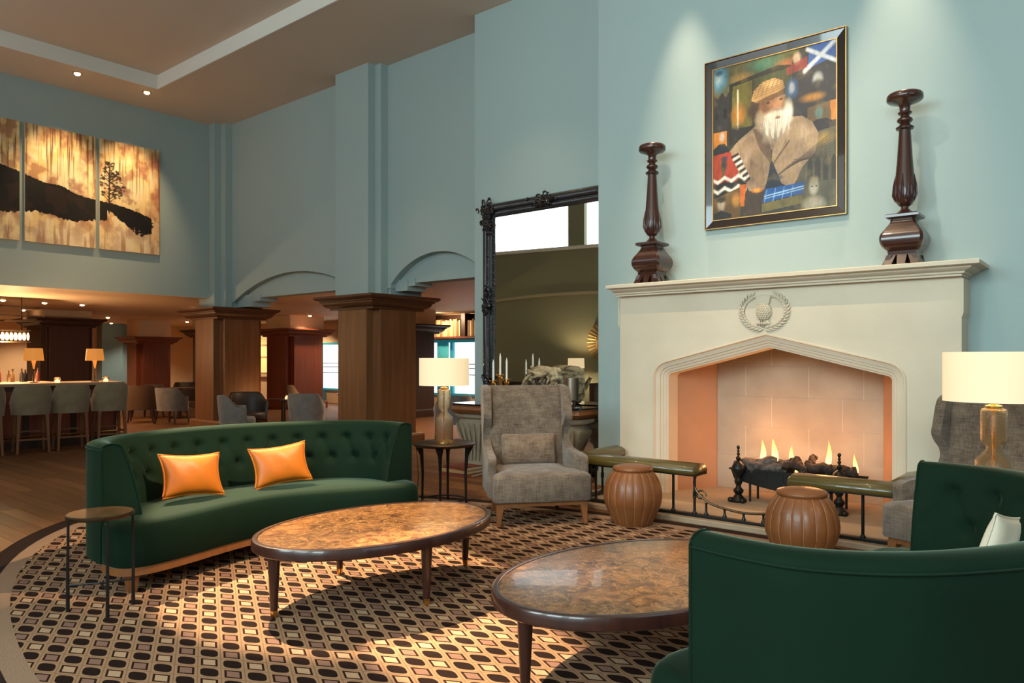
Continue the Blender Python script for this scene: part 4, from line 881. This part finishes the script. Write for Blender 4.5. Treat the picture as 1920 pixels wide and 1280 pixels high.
q.poly([(0, .86), (.24, .80), (.24, 1), (0, 1)], (110, 86, 48)); q.ell(.07, .90, .045, .055, (186, 172, 150), .95, .5); q.ell(.07, .87, .05, .025, (40, 34, 30), .9, .5); q.poly([(0, .96), (.07, .94), (.16, .97), (.16, 1), (0, 1)], (48, 46, 46)); q.ell(.20, .88, .05, .06, (190, 140, 62), .8, .7); q.poly([(.23, .79), (.29, .79), (.28, .93), (.24, .93)], (198, 110, 36)); q.poly([(.28, .84), (.45, .84), (.45, 1), (.26, 1)], (72, 58, 44)); q.ell(.38, .84, .06, .02, (215, 150, 60), .9, .6)
q.poly([(.45, .84), (.76, .83), (.74, .90), (.42, .925)], (32, 96, 168))
for k in range(4): q.line(.46 + .07 * k, .845, .44 + .07 * k, .92, .003, (140, 190, 225), .8)
q.line(.44, .885, .75, .855, .0035, (170, 205, 230)); q.line(.44, .90, .75, .87, .0025, (170, 205, 230)); q.poly([(.42, .93), (.74, .905), (.74, .96), (.42, .985)], (120, 112, 66)); q.poly([(.42, .985), (.74, .96), (.74, 1), (.42, 1)], (60, 62, 52))
q.ell(.83, .87, .045, .06, (170, 168, 152), .95, .5); q.ell(.83, .83, .05, .035, (150, 140, 112), .8, .6); q.ell(.83, .975, .11, .06, (168, 166, 150), .95, .5); q.ell(.815, .865, .008, .006, (60, 56, 50)); q.ell(.85, .865, .008, .006, (60, 56, 50))
q.mul((.55 + .9 * n1) * (.62 + .76 * n2) * (.82 + .36 * n3)); q.blend(np.clip((n2 - .56) * 3, 0, .35) * (1 - np.clip(1.4 - np.hypot((q.u - .53) / .2, (q.v - .38) / .2), 0, 1)), (120, 104, 60)); q.c = q.c ** 1.12 * .74
q.build('picture', w - .18, h - .18, 'painting_print', PF, lambda x, z: (.09 + x, -.034, .09 + z))
# ---- three-panel sunset canvas
def canvas(label, y0, y1, seed, u0, u1, tree):
    t = thing('canvas_panel', label, 'canvas', (XL + .004, y0, 3.46), group='sunset canvases above the bar'); W_, H_ = y1 - y0, 2.02
    MB().box(0, .05, 0, W_, 0, H_).build('stretcher', 'paper', t, smooth=None, bevel=.004)
    p = Paint(int(110 * W_ / 1.1), 180, (244, 208, 138)); p.rng = np.random.default_rng(seed); g = u0 + (u1 - u0) * p.u
    n = p.noise(4, 6, 4); st = p.noise(60, 2, 3); st2 = p.noise(24, 3, 3); n4 = p.noise(7, 10, 4)
    p.ell((.55 - u0) / (u1 - u0) if u0 < .5 < u1 else .45, .42, .42, .22, (255, 242, 190), 1, .9); p.blend(np.clip((n - .5) * 3.5, 0, .8), (176, 120, 104)); p.blend(np.clip((n4 - .54) * 5, 0, .7), (160, 100, 72)); p.blend(np.clip((.44 - n4) * 5, 0, .7), (255, 236, 186)); p.blend(np.clip((.25 - p.v) * 3, 0, .6) * st2, (120, 76, 52)); p.blend(np.clip((st - .56) * 6, 0, .85) * np.clip(1.15 - np.abs(p.v - .15) * 2.2, 0, 1), (92, 50, 30))
    p.blend(np.clip((p.v - .74) * 4, 0, .75) * (.4 + .6 * n), (236, 218, 176)); p.blend(np.clip((st2 - .55) * 4, 0, .6) * np.clip((p.v - .75) * 6, 0, 1), (150, 84, 52))
    if u1 > .95: p.blend(np.clip((p.u - .8) * 4, 0, .8) * p.noise(6, 9, 3), (176, 70, 28))
    ridge = .37 + .34 * np.clip(g, 0, 1) ** 1.5 - .03 * np.sin(g * 9) - .03 * np.exp(-((g - .50) / .05) ** 2); jag = .02 * (p.noise(40, 2, 2) - .5)
    low = np.where(g < .86, .76 - .02 * np.sin(g * 20), .76 + .06 * np.sin((g - .86) / .14 * 3.1)) + 1.6 * jag
    low = np.where(g > .72, np.maximum(low - .10 * np.clip((.84 - g) / .12, 0, 1) * (g < .84), ridge + .015), low)
    low = np.where(g > .955, ridge, low)
    p.blend(((p.v > ridge + jag * .6) & (p.v < low)).astype(float), (13, 7, 5)); p.blend(((p.v > ridge + .02) & (p.v < low)).astype(float) * np.clip((n - .6) * 5, 0, .35), (60, 34, 22))
    if tree:
        p.line(.15, .66, .155, .28, .013, (18, 9, 6)); r2 = random.Random(4)
        for k in range(130):
            zz = r2.uniform(.20, .52); ww = .23 * (1 - abs(zz - .42) / .30); xx = .155 + r2.uniform(-.8, 1.2) * ww; p.ell(xx, zz, r2.uniform(.015, .04), r2.uniform(.008, .016), (30, 16, 10), .9, .6)
            if k % 5 == 0: p.line(.155, zz + .05, xx, zz, .004, (28, 15, 10))
    else:
        if u0 < .05: p.line(.5, .48, .5, .28, .014, (28, 15, 10))
    if u1 > .95:
        r3 = random.Random(8)
        for k in range(90): xx = r3.uniform(.45, .88); p.ell(xx, .70 + .16 * r3.random() * (1 - abs(xx - .66) / .30), r3.uniform(.015, .04), r3.uniform(.008, .02), (14, 8, 5), 1, .5)
    p.c *= .92
    p.build('print', W_, H_, 'canvas_print', t, lambda x, z: (.0512, x, z))
canvas('sunset canvas cut off by the left edge of the picture', 3.30, 4.42, 1, 0, .32, False); canvas('sunset canvas with dark hillside, second from the right', 4.50, 5.63, 2, .34, .66, False); canvas('sunset canvas with a lone tree, rightmost of the three', 5.70, 6.79, 3, .68, 1.0, True)

# ================================================================== tall carved mirror, console and its ornaments
MR = thing('wall_mirror', 'huge mirror in a carved black frame standing behind the console', 'mirror', (-6.85, YM - .01, .02)); w, h = 2.10, 3.53
MB().box(.2, w - .2, -.05, -.03, .2, h - .16).build('glass', 'mirror_glass', MR, smooth=None)
def mframe(i0, w, h):
    prof = [(0, 0), (-.005, .05), (.02, .085), (.06, .10), (.10, .085), (.115, .06), (.135, .07), (.165, .06), (.18, .075), (.205, .065), (.22, .04), (.22, 0)]
    r = [[(i, -d, i * .9), (w - i, -d, i * .9), (w - i, -d, h - i * .9), (i, -d, h - i * .9)] for i, d in prof]
    return MB().loft([[q_[k] for q_ in r] for k in range(4)], closed=True, wrap=True).build('frame', 'carved_black', MR, smooth=50)
mframe(0, w, h)
def scrollwork(cx, cz, sx, sz, seed, nm):
    m = MB(); r = random.Random(seed)
    for k in range(34):
        x = cx + r.gauss(0, .42) * sx; zz = cz + r.gauss(0, .42) * sz; a = r.uniform(0, 6.28); rad = r.uniform(.02, .05)
        m.tube([(x + rad * (1 - j / 14) * math.cos(a + j * .6), -.085 - .02 * math.sin(j / 9 * 3.1) - r.random() * .004, zz + rad * (1 - j / 14) * math.sin(a + j * .6)) for j in range(9)], [.006 + .008 * math.sin(j / 8 * 3.1) for j in range(9)], 6)
    o = m.build(nm, 'carved_black', MR); o['kind'] = 'stuff'; return o
scrollwork(.08, h - .07, .13, .10, 1, 'corner_carving'); scrollwork(.10, h - .25, .07, .18, 2, 'corner_carving'); scrollwork(w - .10, h - .08, .13, .10, 3, 'corner_carving'); scrollwork(w * .5, h - .07, .24, .07, 4, 'centre_carving'); scrollwork(.09, h * .62, .07, .22, 5, 'centre_carving'); scrollwork(.09, h * .30, .07, .22, 6, 'centre_carving')

CS = thing('console_table', 'console with black top, wooden edge and carved stone pedestal legs', 'console table', (-5.85, 7.22, 0))
def oct_(a, b, c, z): return [(-a + c, -b, z), (a - c, -b, z), (a, -b + c, z), (a, b, z), (-a, b, z), (-a, -b + c, z)]
MB().loft([oct_(.96, .24, .08, .745), oct_(1.0, .27, .09, .765), oct_(1.02, .29, .09, .80), oct_(1.0, .275, .09, .835), oct_(1.0, .275, .09, .855)]).build('wood_edge', 'leg_wood', CS, smooth=None)
MB().loft([oct_(1.0, .28, .09, .855), oct_(1.0, .28, .09, .875)]).build('black_top', 'black_lacquer', CS, smooth=None)
for x in (-.72, .72):
    pr = catmull([(a, z, 0) for a, z in ((.26, 0), (.26, .05), (.20, .07), (.15, .12), (.13, .22), (.16, .36), (.22, .50), (.25, .60), (.22, .67), (.27, .69), (.28, .745))], 4)
    b = MB().loft([[(x + sx * p.x, sy * p.x * .72, p.y) for sx, sy in ((-1, -.7), (-.7, -1), (.7, -1), (1, -.7), (1, .7), (.7, 1), (-.7, 1), (-1, .7))] for p in pr]).build('pedestal', 'stone_carved', CS, smooth=50)
    for k in range(5):
        xx = x - .12 + .06 * k; MB().tube([(xx, -.10 - .02, .14), (x + (xx - x) * 1.1, -.13, .32), (x + (xx - x) * 1.5, -.175, .50), (x + (xx - x) * 1.7, -.19, .62)], [.008, .016, .02, .008], 6).build('carved_rib', 'stone_carved', b)
for k, (x, zt, lb) in enumerate(((-6.375, 1.44, 'left'), (-6.257, 1.52, 'tallest middle'), (-6.149, 1.46, 'right'))):
    t = thing('candlestick', lb + ' brass candlestick with a white taper on the console', 'candlestick', (x, 7.3, .875), group='brass candlesticks'); hh = zt - .875 - .27
    MB().lathe([(.055, 0), (.055, .006), (.02, .02), (.012, .05), (.014, hh * .5), (.035, hh - .05), (.022, hh - .035), (.055, hh - .012), (.055, hh), (.018, hh), (.018, hh - .01)], 20).build('stem', 'brass', t)
    MB().lathe([(.013, hh - .008), (.012, hh + .22), (.003, hh + .268), (.001, hh + .27)], 12).build('taper', 'wax', t)
SC = thing('root_sculpture', 'pale twisted driftwood sculpture on the console', 'sculpture', (-5.62, 7.40, .875))
bm = bmesh.new(); bmesh.ops.create_icosphere(bm, subdivisions=5, radius=1); me = bpy.data.meshes.new('root_body'); rr = random.Random(2); K = [(rr.uniform(2, 7), rr.uniform(2, 7), rr.uniform(2, 7), rr.uniform(0, 6)) for _ in range(7)]
for v in bm.verts:
    c = v.co.copy(); sq = Vector((math.copysign(abs(c.x) ** .55, c.x), math.copysign(abs(c.y) ** .6, c.y), math.copysign(abs(c.z) ** .6, c.z)))
    f = 1 + .07 * sum(abs(math.sin(a * c.x + b * c.y + d * c.z + e)) - .6 for a, b, d, e in K); v.co = Vector((sq.x * .245 * f, sq.y * .10 * f, .24 + sq.z * .235 * f))
bm.to_mesh(me); bm.free(); me.shade_smooth(); me.materials.append(MATS['driftwood']); o = bpy.data.objects.new('root_body', me); COL.objects.link(o); o.parent = SC
for k in range(9):
    r2 = random.Random(k); x0 = r2.uniform(-.2, .2); P = catmull([(x0, -.115, r2.uniform(.05, .4)), (x0 + r2.uniform(-.1, .1), -.15, r2.uniform(.1, .4)), (x0 + r2.uniform(-.15, .15), -.13, r2.uniform(.1, .42)), (x0 + r2.uniform(-.1, .1), -.11, r2.uniform(.05, .44))], 5)
    MB().tube(P, [.012 + .012 * math.sin(math.pi * j / (len(P) - 1)) for j in range(len(P))], 7).build('root', 'driftwood' if k % 3 else 'log_wood', SC)
for x, hh, lb in ((-5.10, .345, 'tall'),):
    t = thing('hurricane_vase', lb + ' bronze-banded cylinder vase on glass foot at the right end of the console', 'vase', (x, 7.24, .875), group='cylinder vases on the console')
    MB().lathe([(.06, 0), (.06, .01), (.02, .02), (.018, .05), (.05, .07), (.065, .085)], 24).build('foot', 'glass', t); MB().lathe([(.05, .08), (.088, .085), (.088, hh), (.084, hh), (.084, .095), (.01, .092)], 32, cap1=False).build('cylinder', 'pewter', t)
t = thing('decor_tray', 'dark tray with twisted metal ornament at the right end of the console', 'tray', (-5.02, 7.03, .875))
MB().box(-.16, .16, -.07, .05, 0, .015).build('tray_base', 'black_lacquer', t, smooth=None, bevel=.004)
for k in range(5):
    r2 = random.Random(20 + k); MB().tube(catmull([(-.13 + .05 * k, r2.uniform(-.05, .03), .025), (-.1 + .05 * k, r2.uniform(-.05, .03), .07), (-.07 + .05 * k, r2.uniform(-.05, .03), .03)], 5), .010, 6).build('ornament', 'pewter' if k % 2 else 'dark_metal', t)
for k, (a, b, zz, m, lb) in enumerate(((.22, .16, 0, 'book_red', 'bottom'), (.21, .155, .045, 'book_tan', 'second'), (.20, .15, .085, 'book_red', 'top'))):
    t = thing('book', lb + ' old book of the floor stack under the left end of the console', 'book', (-6.42, 6.78, zz), 10 - 7 * k, 'books on the floor'); hb = (.045, .04, .038)[k]
    MB().box(-a, a, -b, b, 0, .005).build('cover', m, t, smooth=None); MB().box(-a, a, -b, b, hb - .005, hb).build('cover', m, t, smooth=None); MB().box(-a + .008, a - .008, -b + .003, b - .008, .005, hb - .005).build('pages', 'paper', t, smooth=None); MB().box(-a, a, -b - .004, -b + .003, 0, hb).build('spine', m, t, smooth=None)
# reflected in the mirror: console with lamp and sunburst mirror on the rear wall
t = thing('rear_console', 'dark console on the rear wall seen only in the mirror', 'console table', (-11.2, .31, 0), -10.3)
MB().box(-1.3, 1.3, -.2, .2, .80, .86).build('top', 'dark_wood', t, smooth=None)
for x in (-1.2, 1.2): MB().box(x - .06, x + .06, -.16, .16, 0, .8).build('leg', 'dark_wood', t, smooth=None)
t = thing('reflected_lamp', 'small lamp with white drum shade reflected in the mirror', 'lamp', (-10.5, .17, .86)); t.scale = (.9, .9, .88); MB().lathe([(.08, 0), (.08, .02), (.02, .04), (.02, .10)], 20).build('foot', 'bronze', t); MB().ball((0, 0, .20), (.13, .05, .13), 20, 12).build('disc_body', 'bronze', t); MB().tube([(0, 0, .3), (0, 0, .45)], .01, 8).build('rod', 'bronze', t); MB().lathe([(.23, .40), (.22, .68)], 36, cap0=False, cap1=False).build('lamp_shade', 'shade', t); MB().ball((0, 0, .52), .04, 10, 8).build('bulb', 'lamp_glow', t); point('lamp_light', (-10.5, .17, 1.32), 60, WARM2, .06)
t = thing('sunburst_mirror', 'round golden sunburst mirror reflected at the edge of the tall mirror', 'mirror', (-9.92, -.30, 1.86), -10.3)
MB().tube([(.25 * math.cos(R(10 * k)), .02, .25 * math.sin(R(10 * k))) for k in range(36)], .03, 8, closed=True).build('ring', 'gilt', t)
for k in range(32): MB().tube([(.27 * math.cos(R(11.25 * k)), .02, .27 * math.sin(R(11.25 * k))), (.50 * math.cos(R(11.25 * k)), .02, .50 * math.sin(R(11.25 * k)))], [.012, .028], 6).build('ray', 'gilt', t)
g = MB(); g.loft([[(.25 * math.cos(R(15 * k)), yy, .25 * math.sin(R(15 * k))) for k in range(24)] for yy in (.0, .03)]); g.build('glass', 'mirror_glass', t)

# ================================================================== tub chairs and bar stools
def tub_chair(name, label, cat, fab, legm, loc, rz, seat_z, back_z, arm_z, w, d, bar=False, group=None):
    t = thing(name, label, cat, loc, rz, group)    # +x forward
    N = 33; ro = []; a0 = R(118)
    def plan(a, sc, z):
        fl = 1 + .12 * (z - seat_z) / (back_z - seat_z + .01); return (-math.cos(a) * d / 2 * sc * (fl if abs(a) < 1.2 else 1), math.sin(a) * w / 2 * sc * fl)
    for i in range(N):
        a = -a0 + 2 * a0 * i / (N - 1); f = abs(a) / a0; s = min(1, max(0, (f - .38) / .38)); s = s * s * (3 - 2 * s); zt = back_z + (arm_z - back_z) * s; zb = seat_z - .13; ring = []
        for z in (zb, (zb + zt) / 2, zt - .015): ring.append((*plan(a, 1, z), z))
        ring.append((*plan(a, .97, zt), zt + .005)); ring.append((*plan(a, .90, zt), zt))
        for z in (zt - .02, (seat_z + zt) / 2, zb): ring.append((*plan(a, .86, z), z))
        ro.append(ring)
    MB().loft(ro).build('shell', fab, t, smooth=60)
    MB().loft([[(x * d / 2 * .9 * k, y * w / 2 * .9 * k, z) for x, y in [(math.cos(R(12 * q_)) * (1 if math.cos(R(12 * q_)) < 0 else 1.08), math.sin(R(12 * q_))) for q_ in range(30)]] for k, z in ((.96, seat_z - .13), (1, seat_z - .11), (1, seat_z - .03), (.94, seat_z), (.6, seat_z + .012))]).build('seat', fab, t, smooth=60)
    hb = seat_z - .13
    for x, y in ((-.36 * d, -.34 * w), (-.36 * d, .34 * w), (.34 * d, -.34 * w), (.34 * d, .34 * w)):
        MB().loft([[(x * k + a * r, y * k + b * r, z) for a, b in ((-1, -1), (1, -1), (1, 1), (-1, 1))] for k, r, z in ((1.14, .015, 0), (1, .024, hb))]).build('leg', legm, t, smooth=None)
    if bar:
        for y in (-.34, .34): MB().box(-.36 * d, .34 * d, y * w * 1.08 - .012, y * w * 1.08 + .012, .24, .27).build('stretcher', legm, t, smooth=None)
        for x in (.34, -.36): MB().box(x * d * 1.08 - .012, x * d * 1.08 + .012, -.36 * w, .36 * w, .30 if x > 0 else .20, .325 if x > 0 else .225).build('footrest', legm, t, smooth=None)
    return t
st = tub_chair('bar_stool', 'beige upholstered bar stool cut off by the left edge', 'bar stool', 'stool_fabric', 'leg_wood', (-13.12, 3.52, 0), 172, .72, 1.035, .80, .54, .50, True, 'beige bar stools along the counter')
dup(st, (-13.12, 4.14, 0), 172, 'beige bar stool in front of the left copper bar lamp'); dup(st, (-13.12, 4.70, 0), 172, 'beige bar stool in the middle, under the candle on the bar'); dup(st, (-13.12, 5.29, 0), 172, 'beige bar stool nearest the end of the bar')

BC = thing('bar_counter', 'dark wooden bar counter with pale stone top', 'bar', (-14.1, 2.9, 0))
MB().box(-.35, .40, -2.2, 2.75, 0, 1.0).build('body', 'bar_column_wood', BC, smooth=None)
MB().box(-.45, .50, -2.3, 2.85, 1.0, 1.05).build('counter_top', 'hearth_stone', BC, smooth=None, bevel=.008)
for k in range(7): MB().box(.40, .415, -2.1 + k * .7, -1.5 + k * .7, .12, .92).build('front_panel', 'red_wood', BC, smooth=None, bevel=.004)
MB().tube([(.50, -2.2, .2), (.50, 2.75, .2)], .02, 8).build('foot_rail', 'brass', BC)
def bar_lamp(lb, x, y):
    t = thing('bar_lamp', lb, 'lamp', (x, y, 1.05), group='copper bar lamps'); t.scale = (.84, .84, .95)
    MB().lathe([(.07, 0), (.07, .012), (.012, .02), (.010, .30), (.035, .38), (.035, .40)], 20).build('stand', 'bronze', t); MB().lathe([(.012, .24), (.04, .385), (.03, .40)], 16).build('glow_neck', 'copper_glow', t)
    MB().lathe([(.175, .385), (.150, .60)], 32, cap0=False, cap1=False).build('lamp_shade', 'copper_glow', t); MB().ball((0, 0, .46), .03, 8, 6).build('bulb', 'lamp_glow', t); point('lamp_light', (x, y, 1.51), 25, WARM, .04)
bar_lamp('left copper-shaded lamp standing on the bar', -13.9, 4.43); bar_lamp('right copper-shaded lamp standing on the bar', -13.9, 5.37)
def votive(lb, x, y, z, p=1.5):
    t = thing('candle_glass', lb, 'candle', (x, y, z), group='lit candle glasses'); MB().lathe([(.03, 0), (.05, .02), (.055, .05), (.045, .085), (.04, .09), (.041, .08), (.05, .05), (.045, .02), (.01, .008)], 16, cap1=False).build('glass', 'glass', t); MB().lathe([(.035, .012), (.035, .045), (.01, .05), (.004, .07)], 12).build('candle', 'candle_glow', t)
    point('candle_light', (x, y, z + .11), p, (1, .45, .15), .02)
votive('lit candle glass on the bar above the middle stool', -13.72, 4.72, 1.05); votive('lit candle glass at the end of the bar beside the right lamp', -13.72, 5.48, 1.05)
BB = thing('back_bar', 'long lit back bar shelf behind the counter', 'shelf', (-16.9, 3.6, 0)); MB().box(-.3, .3, -2.2, 2.0, 0, .95).build('cabinet', 'bar_column_wood', BB, smooth=None); MB().box(-.35, .35, -2.25, 2.05, .95, .99).build('shelf_top', 'hearth_stone', BB, smooth=None)
rb = random.Random(9); cols = (('glass', 'clear'), ('book_red', 'red'), ('amber_glass', 'amber'), ('chair_tan', 'brown'), ('pewter', 'silver'), ('dark_metal', 'black'))
for k in range(14):
    m, cn = cols[k % 6]; hh = rb.uniform(.20, .31); r = rb.uniform(.03, .042); t = thing('bottle', cn + ' bottle ' + ('toward the left end', 'in the middle', 'toward the right end')[k // 6] + ' of the row on the back bar', 'bottle', (-16.72 - .15 * (k % 2), 4.02 + .11 * k, .99), group='bottles on the back bar')
    MB().lathe([(r, 0), (r, hh * .6), (r * .4, hh * .75), (r * .35, hh * .93)], 12).build('body', m, t); MB().lathe([(r * .42, hh * .92), (r * .42, hh)], 10).build('cap', 'brass', t)
t = thing('bar_chandelier', 'rectangular crystal light hanging over the back bar', 'chandelier', (-17.3, 5.0, 1.80))
MB().box(-.12, .12, -.55, .42, .20, .225).build('top_frame', 'bronze', t, smooth=None); MB().box(-.12, .12, -.55, .42, -.03, -.005).build('bottom_frame', 'bronze', t, smooth=None)
for k in range(13):
    yy = -.52 + k * .075; MB().lathe([(.008, .02), (.022, .05), (.025, .11), (.01, .17)], 8, (.10, yy, 0)).build('crystal', 'crystal_glow', t); MB().lathe([(.008, .02), (.022, .05), (.025, .11), (.01, .17)], 8, (-.10, yy, 0)).build('crystal', 'crystal_glow', t)
for yy in (-.3, .3): MB().tube([(0, yy, .22), (0, yy, .88)], .012, 6).build('hanger', 'bronze', t)
for zz, y0 in ((.50, -.15), (.40, -.05), (.68, -.1)): MB().box(-.15, .15, y0, .62, zz, zz + .025).build('rack_rail', 'bronze', t, smooth=None)
point('chandelier_light', (-16.9, 5.0, 1.7), 120, WARM, .1)

# ------------------------------------------------------------------ rear lounge
GR = 'lounge tub chairs'
c0 = tub_chair('tub_chair', 'pale grey tub chair turned right, beside the corner oak column', 'armchair', 'chair_grey', 'dark_wood', (-12.16, 7.06, 0), 60, .42, .80, .60, .66, .62, group=GR)
dup(c0, (-11.95, 8.35, 0), 128, 'blue-grey tub chair seen from behind between the oak columns'); dup(c0, (-16.55, 8.02, 0), 118, 'grey tub chair just left of the corner oak column')
d0 = tub_chair('tub_chair', 'dark brown tub chair behind the pale grey one at the corner column', 'armchair', 'brown_leather_dark', 'dark_wood', (-13.0, 7.79, 0), -10, .42, .80, .62, .68, .62, group=GR)
dup(d0, (-11.9, 9.9, 0), 200, 'dark tub chair behind the blue-grey one, by the nearer oak column'); dup(d0, (-18.6, 8.4, 0), -60, 'dark tub chair at the round table left of the corner column'); dup(d0, (-20.2, 10.2, 0), 150, 'dark tub chair left of the farthest reddish column'); dup(d0, (-17.6, 9.9, 0), 210, 'dark tub chair half hidden behind the corner oak column')
e0 = tub_chair('tub_chair', 'tan tub chair behind the blue-grey one, facing the reddish column', 'armchair', 'chair_tan', 'dark_wood', (-14.1, 9.75, 0), 55, .42, .86, .60, .62, .60, group=GR)
tub_chair('tub_chair', 'brown tub chair left of the grey one near the bar end', 'armchair', 'chair_brown', 'dark_wood', (-17.45, 7.75, 0), 150, .42, .84, .62, .66, .62, group=GR); dup(c0, (-9.35, 9.6, 0), 150, 'grey tub chair half hidden by the nearer oak column and lamp'); dup(d0, (-8.9, 11.2, 0), 190, 'dark tub chair behind the glass lamp')
def round_table(lb, x, y, r=.42, hh=.62):
    t = thing('round_table', lb, 'table', (x, y, 0), group='round lounge tables'); MB().lathe([(r - .02, hh - .03), (r, hh - .02), (r, hh)], 36).build('table_top', 'dark_wood', t); MB().lathe([(.22, 0), (.22, .02), (.05, .05), (.04, hh - .03)], 24).build('pedestal', 'bronze', t)
round_table('round dark table with a lit candle between the grey tub chairs', -13.55, 8.90, .34); votive('lit candle glass on the table between the grey tub chairs', -13.35, 8.85, .62, 6)
round_table('round dark table by the tan tub chair', -12.95, 10.3, .4, .70); votive('lit candle glass in front of the reddish column', -12.75, 10.35, .70, 3)
round_table('round dark table beside the brown tub chair near the bar', -18.0, 8.9, .4, .74); votive('lit candle glass at the round table left of the corner column', -16.75, 9.0, .72, 2)
round_table('round dark table under the candle left of the corner column', -16.75, 9.05, .35, .72); round_table('round dark table behind the glass lamp', -9.5, 11.0, .4, .70); votive('lit candle glass behind the console, right of the glass lamp', -9.45, 11.0, .70, 2)
# book shelf above the far window, with books
SH = thing('book_shelf', 'wooden wall shelf of pale books above the far window', 'bookshelf', (-14.1, 14.8, 2.05)); MB().box(-1.8, 1.8, -.16, .18, -.04, 0).build('shelf_board', 'red_wood', SH, smooth=None); MB().box(-1.8, 1.8, .16, .18, 0, .62).build('back_panel', 'bar_column_wood', SH, smooth=None)
MB().box(.16, .30, -.16, .18, 0, .62).build('divider', 'bar_column_wood', SH, smooth=None)
x = -15.85; rb = random.Random(11); k = 0
bn = {'book_cream': 'cream', 'book_tan': 'tan', 'chair_tan': 'brown'}
while x < -12.4:
    ww = rb.uniform(.05, .085)
    if not (-13.98 < x + ww and x < -13.76):
        m = rb.choice(('book_cream', 'book_cream', 'book_tan', 'book_tan', 'chair_tan')); hh = rb.uniform(.40, .50); me = MB().box(0, ww - .006, -.12, .10, 0, hh).build('book', m, smooth=None, bevel=.006, seg=1); me.location = (x, 14.78, 2.05)
        tag(me, bn[m] + ' book in the row on the shelf above the far window', 'book', bn[m] + ' books above the far window')
    x += ww
spot('shelf_light', (-14.4, 14.0, 2.66), (-14.3, 14.75, 2.2), 120, 120, .8, WARM2, .05)
t = thing('glowing_artwork', 'narrow backlit golden picture panel far behind the left oak column', 'picture', (-23.9, 14.95, .9))
MB().box(-.75, .75, -.04, .04, -.1, 1.55).build('board', 'peach_paint', t, smooth=None)
for z0, z1 in ((.05, .55), (.62, .98), (1.05, 1.45)): MB().box(-.55, .55, -.06, -.04, z0, z1).build('lit_panel', 'amber_art', t, smooth=None)
for x in (-20.85, -15.1):
    m = MB(); m.loft([[(x + .45 * k / 20, 14.88 + .03 * math.sin(k * 1.9), z) for k in range(21)] for z in (.002, 1.96)], closed=False); o = m.build('curtain', 'curtain_teal'); sm = o.modifiers.new('thick', 'SOLIDIFY'); sm.thickness = .012
    tag(o, 'teal curtain at the left of the ' + ('narrow' if x < -18 else 'wide') + ' far window', 'curtain', 'teal curtains')
